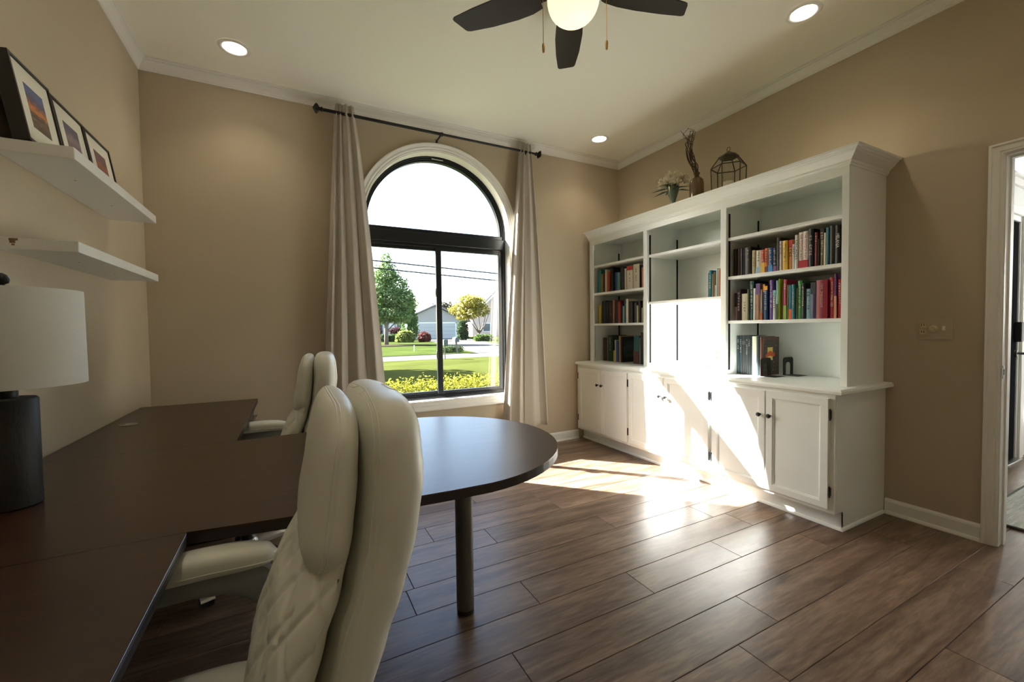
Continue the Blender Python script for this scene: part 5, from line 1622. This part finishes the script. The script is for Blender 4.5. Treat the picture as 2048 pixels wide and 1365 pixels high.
# yellow tree
yb_ = (19.7, 44.0)
br = []
for k in range(9):
    a = -PI + PI * 2 * k / 9
    br.append(([(yb_[0], yb_[1], 0.6), (yb_[0] + 0.55 * math.cos(a), yb_[1] + 0.5 * math.sin(a), 1.3), (yb_[0] + 1.5 * math.cos(a) - 0.3, yb_[1] + 1.2 * math.sin(a), 2.9)], 0.09))
make_tree('yellow_leaf_tree', 'spreading tree with bright yellow leaves beside the garage', 'tree', (*yb_, ZG), [(19.68, 44, ZG), (19.7, 44, 0.5), (19.7, 44, 1.0)], 0.20, br,
          [(18.6, 44, 4.2, 1.5, 1.4, 0.9), (17.2, 44, 3.3, 1.1, 1.1, 0.7), (18.6, 44, 3.0, 1.4, 1.2, 0.8), (20.0, 44, 3.2, 1.1, 1.1, 0.8), (19.4, 44, 4.0, 1.2, 1.2, 0.8), (17.8, 44, 2.5, 0.9, 0.9, 0.5)], 4200, 0.22, 3, leafmat('yellow_leaf', (0.234, 0.2106, 0.039), 0.45), M_BARK)
make_tree('clipped_column_shrub', 'dark clipped column shrub at right garage corner', 'shrub', (18.5, 46, ZG), None, 0, [], [(18.5, 46, 1.0, 0.75, 0.7, 1.3), (18.5, 46, 0.3, 0.72, 0.7, 0.5)], 3000, 0.20, 4, leafmat('dark_shrub_leaf', (0.05, 0.085, 0.04)), M_BARK)
make_tree('ornamental_grass', 'lime green clump of tall ornamental grass by the lawn', 'grass clump', (11.2, 43, ZG), None, 0, [], [(11.1, 43, 0.30, 0.92, 0.8, 0.75)], 2600, 0.34, 5, leafmat('lime_grass', (0.1716, 0.2028, 0.0546)), M_BARK)
make_tree('red_shrub', 'red topped shrub right of the ornamental grass', 'shrub', (12.95, 42.5, ZG), None, 0, [], [(12.95, 42.5, 0.28, 0.68, 0.6, 0.62)], 2000, 0.20, 6, leafmat('red_leaf', (0.132, 0.045, 0.036), 0.6), M_BARK)
make_tree('low_hedge', 'low dark green hedge behind the tall tree', 'hedge', (10.3, 46.5, ZG), None, 0, [], [(9.6, 46.5, 0.2, 0.8, 0.5, 0.5), (10.6, 46.5, 0.2, 0.8, 0.5, 0.5), (11.4, 46.5, 0.2, 0.6, 0.5, 0.5)], 2400, 0.20, 7, leafmat('hedge_dark_leaf', (0.045, 0.085, 0.0225)), M_BARK)
make_tree('box_hedge', 'clipped green box hedge under the yellow tree', 'hedge', (18.8, 40, ZG), None, 0, [], [(17.9, 40, 0.15, 0.5, 0.4, 0.45), (18.6, 40, 0.15, 0.5, 0.4, 0.45), (19.2, 40, 0.15, 0.5, 0.4, 0.45)], 2200, 0.16, 8, leafmat('box_leaf', (0.08, 0.13, 0.03)), M_BARK)
make_tree('mounded_shrub', 'rounded green shrub mound beside the mailboxes', 'shrub', (8.9, 22.6, ZG), None, 0, [], [(8.75, 22.7, -0.02, 0.42, 0.35, 0.32), (9.25, 22.8, -0.02, 0.42, 0.35, 0.30), (8.35, 22.7, -0.05, 0.35, 0.3, 0.26)], 2600, 0.07, 9, leafmat('mound_leaf', (0.045, 0.075, 0.0225)), M_BARK)
make_tree('purple_shrub', 'dark purple leaved shrub behind the tree trunk', 'shrub', (9.6, 52, ZG), None, 0, [], [(9.4, 52, 0.8, 1.1, 0.9, 1.0), (12.2, 52, 0.9, 0.9, 0.8, 0.6)], 1800, 0.26, 10, leafmat('purple_leaf', (0.045, 0.0168, 0.021)), M_BARK)
for (x, y, z, r_, c, lab, sd) in ((19.5, 78, 4.5, 3.4, (0.30, 0.38, 0.16), 'pale green tree far behind the garage roof', 11), (27.5, 80, 4.4, 3.0, (0.07, 0.07, 0.055), 'dark tree far behind the yellow tree', 12), (6.2, 72, 5.2, 3.0, (0.06, 0.06, 0.05), 'dark tree behind the tall green tree', 13), (44, 84, 4.5, 3.2, (0.24, 0.30, 0.12), 'pale tree at the far right beyond the pink house', 14)):
    make_tree('background_tree', lab, 'tree', (x, y, ZG), [(x, y, ZG), (x, y, z)], 0.25, [], [(x, y, z, r_, r_ * 0.8, r_ * 0.75), (x + 1.4, y, z - 1.5, r_ * 0.8, r_ * 0.7, r_ * 0.6), (x - 1.6, y, z - 1.6, r_ * 0.8, r_ * 0.7, r_ * 0.6)], 2400, 0.55, sd, leafmat('bg_leaf_%d' % sd, tuple(q * 0.5 for q in c)), M_BARK, 'trees far behind the houses')
make_tree('lawn_shade_tree', 'leafy tree standing left of the window view on the near lawn', 'tree', (-2.2, 16.8, ZG), [(-2.2, 16.8, ZG), (-2.2, 16.8, 3.2)], 0.2, [], [(-2.2, 16.8, 4.6, 2.4, 2.0, 1.7), (-4.0, 16.6, 4.4, 2.0, 1.8, 1.4), (-0.6, 17.2, 4.3, 1.6, 1.6, 1.2)], 4500, 0.34, 15, MATS['tree_leaf_green'], M_BARK)
# bright hedge right under the window
hd = thing('yellow_green_hedge', 'bright yellow-green hedge growing just outside the window', 'hedge', (2.6, 4.9, ZG))
hb = []
rh = random.Random(14)
x = 0.7
while x < 5.6:
    hb.append((x, 4.90 + rh.uniform(-0.05, 0.05), 0.27 + rh.uniform(-0.03, 0.03), 0.30, 0.34, 0.38)); x += 0.19
o = mesh_obj('foliage', leaves_mesh('foliage', hb, 52000, 0.034, 20, shell=0.66), leafmat('golden_hedge_leaf', (0.1716, 0.1755, 0.0172), 0.5, 0.5, 25), hd); o['kind'] = 'stuff'
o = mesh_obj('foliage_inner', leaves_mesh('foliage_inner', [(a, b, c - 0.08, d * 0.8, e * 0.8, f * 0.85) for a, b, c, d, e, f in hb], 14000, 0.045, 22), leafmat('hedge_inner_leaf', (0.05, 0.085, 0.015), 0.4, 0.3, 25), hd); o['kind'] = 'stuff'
bm = new_bm()
for k in range(40):
    x = 0.8 + 4.6 * k / 39 + rh.uniform(-0.05, 0.05)
    tube(bm, [(x, 4.9 + rh.uniform(-0.1, 0.1), ZG), (x + rh.uniform(-0.05, 0.05), 4.9 + rh.uniform(-0.15, 0.15), 0.45)], 0.007, n=5)
obj('stems', bm, M_BARK, hd)

# ---- garage house across the street
M_BRICK = mat('pale_brick', (0.36, 0.33, 0.29), 0.9, noise=((9, 9, 28), 0.16, 2))
M_ROOF = mat('grey_roof_shingle', (0.22, 0.2, 0.185), 0.9, noise=((6, 6, 6), 0.2, 3))
M_GDOOR = mat('garage_door_paint', (0.42, 0.41, 0.38), 0.6)
gh = thing('garage_house', 'low brick house with gabled garage and wide garage door', 'house', (18.5, 58, ZG))
bm = new_bm(); prism(bm, [(14.9, ZG), (22.0, ZG), (22.0, 2.25), (17.7, 4.15), (14.9, 2.9)], 54.0, 61.0, 'y'); obj('wall', bm, M_BRICK, gh)
bm = new_bm()
prism(bm, [(17.7, 4.42), (22.6, 2.20), (22.6, 2.04), (17.7, 4.24), (14.2, 2.68), (14.2, 2.84)], 53.6, 61.2, 'y'); obj('roof', bm, M_ROOF, gh)
bm = new_bm(); box(bm, 15.35, 15.5, 53.93, 54.0, ZG, 2.02); box(bm, 20.5, 20.65, 53.93, 54.0, ZG, 2.02); box(bm, 15.35, 20.65, 53.93, 54.0, 1.9, 2.05); gdf = obj('garage_door_frame', bm, M_TRIM, gh)
for k in range(4):
    z0 = ZG + 0.01 + k * 0.512
    bm = new_bm(); box(bm, 15.5, 20.5, 53.95, 53.99, z0, z0 + 0.50, 0.01); obj('garage_door_panel', bm, M_GDOOR, gdf)
bm = new_bm(); box(bm, 5.0, 15.0, 57.0, 63.0, ZG, 2.5); obj('wing_wall', bm, mat('wing_siding', (0.4, 0.4, 0.42), 0.8), gh)
bm = new_bm(); prism(bm, [(56.3, 2.45), (63.5, 2.45), (60.0, 4.6)], 4.6, 15.2, 'x'); obj('wing_roof', bm, M_ROOF, gh)
bm = new_bm(); box(bm, 12.35, 13.0, 56.93, 57.0, ZG, 1.95); obj('front_door', bm, mat('white_front_door', (0.75, 0.75, 0.75), 0.5), gh)
for x0, x1 in ((13.3, 14.0), (10.2, 11.6), (7.6, 9.0)):
    bm = new_bm(); box(bm, x0, x1, 56.94, 57.0, 0.5, 1.9); wd_ = obj('window', bm, M_TRIM, gh)
    bm = new_bm(); box(bm, x0 + 0.08, x1 - 0.08, 56.92, 56.945, 0.58, 1.82); obj('pane', bm, mat('far_window_glass', (0.05, 0.07, 0.09), 0.1), wd_)
# ---- pink brick house at the right
ph = thing('pink_brick_house', 'pinkish brick house with steep white gable at far right', 'house', (32, 64, ZG))
bm = new_bm(); prism(bm, [(26.3, ZG), (38, ZG), (38, 3.2), (32.2, 8.6), (26.3, 3.2)], 62, 70, 'y'); obj('wall', bm, mat('pink_brick', (0.6, 0.42, 0.35), 0.9, noise=((9, 9, 28), 0.12, 2)), ph)
bm = new_bm(); prism(bm, [(32.2, 9.0), (38.5, 3.2), (38.5, 2.9), (32.2, 8.7), (25.8, 2.9), (25.8, 3.2)], 61.6, 70.3, 'y'); obj('roof', bm, M_ROOF, ph)
bm = new_bm(); prism(bm, [(32.2, 8.75), (38.4, 3.05), (38.4, 2.75), (32.2, 8.45), (25.9, 2.75), (25.9, 3.05)], 61.45, 61.62, 'y'); obj('fascia', bm, M_TRIM, ph)
for x0, x1 in ((28.0, 29.4), (31.2, 33.0)):
    bm = new_bm(); box(bm, x0, x1, 61.9, 62.0, 0.6, 2.0); wd_ = obj('window', bm, M_TRIM, ph)
    bm = new_bm(); box(bm, x0 + 0.1, x1 - 0.1, 61.88, 61.91, 0.7, 1.9); obj('pane', bm, MATS['far_window_glass'], wd_)

# ---- mailboxes, stake, lamp post, power lines
M_MAIL = mat('mailbox_dark_green', (0.03, 0.045, 0.045), 0.4)
mb = thing('mailbox', 'dark mailbox on slanted post beside the shrub mound', 'mailbox', (8.86, 21.95, ZG))
bm = new_bm(); tube(bm, [(8.95, 21.95, ZG), (8.88, 21.95, 0.45)], 0.055, n=4); obj('post', bm, mat('weathered_post', (0.10, 0.09, 0.075), 0.9), mb)
bm = new_bm(); prism(bm, [(8.74, 0.46), (8.98, 0.46), (8.98, 0.62), (8.94, 0.70), (8.86, 0.73), (8.78, 0.70), (8.74, 0.62)], 21.72, 22.18, 'y'); obj('box', bm, M_MAIL, mb)
mb = thing('mailbox', 'flat square mailbox on thin post nearest the centre mullion', 'mailbox', (6.85, 17.8, ZG))
bm = new_bm(); tube(bm, [(6.84, 17.8, ZG), (6.84, 17.8, 0.5)], 0.022, n=8); obj('post', bm, M_MAIL, mb)
bm = new_bm(); box(bm, 6.77, 6.96, 17.70, 17.9, 0.44, 0.72, 0.02); obj('box', bm, M_MAIL, mb)
bm = new_bm(); tube(bm, [(7.45, 25.4, ZG), (7.45, 25.4, 0.22)], 0.02, n=6); tag(obj('marker_stake', bm, M_TRIM), 'thin white marker stake on the far lawn', 'stake')
lpst = thing('lamp_post', 'white lamp post standing behind the ornamental grass', 'lamp post', (12.0, 46, ZG))
bm = new_bm(); tube(bm, [(11.95, 46, ZG), (11.95, 46, 1.35)], 0.05, n=8); obj('pole', bm, M_TRIM, lpst)
bm = new_bm(); lathe(bm, 11.95, 46, [(0.08, 1.35), (0.16, 1.55), (0.16, 1.68), (0.03, 1.85)], n=8); obj('lantern_head', bm, M_TRIM, lpst)
for (za, zb_, lab) in ((5.95, 4.45, 'upper of two power lines crossing the sky'), (5.48, 3.90, 'lower of two power lines crossing the sky')):
    pts = []
    for k in range(25):
        t = k / 24
        x = -6 + 38 * t
        # straight fall to the right with a little sag
        z = 5.599 + (5.178 - 5.599) * (x - 5.353) / (14.512 - 5.353) if za > 5.7 else 5.129 + (4.664 - 5.129) * (x - 5.434) / (14.504 - 5.434)
        pts.append((x, 28, z + 0.10 * (2 * t - 1) ** 2))
    bm = new_bm(); tube(bm, pts, 0.045, n=5); tag(obj('power_line', bm, M_BLACK), lab, 'power line', 'power lines outside')

for x, z, lab in ((-6.0, 6.4, 'wooden utility pole at left end of the power lines'), (32.0, 5.3, 'wooden utility pole at right end of the power lines')):
    up = thing('utility_pole', lab, 'utility pole', (x, 28, ZG), 'utility poles')
    bm = new_bm(); tube(bm, [(x, 28.12, ZG), (x, 28.12, z + 0.6)], [0.13, 0.10], n=10); obj('pole', bm, M_BARK, up)
    bm = new_bm(); box(bm, x - 0.05, x + 0.05, 27.3, 28.9, z + 0.14, z + 0.24); obj('crossarm', bm, M_BARK, up)
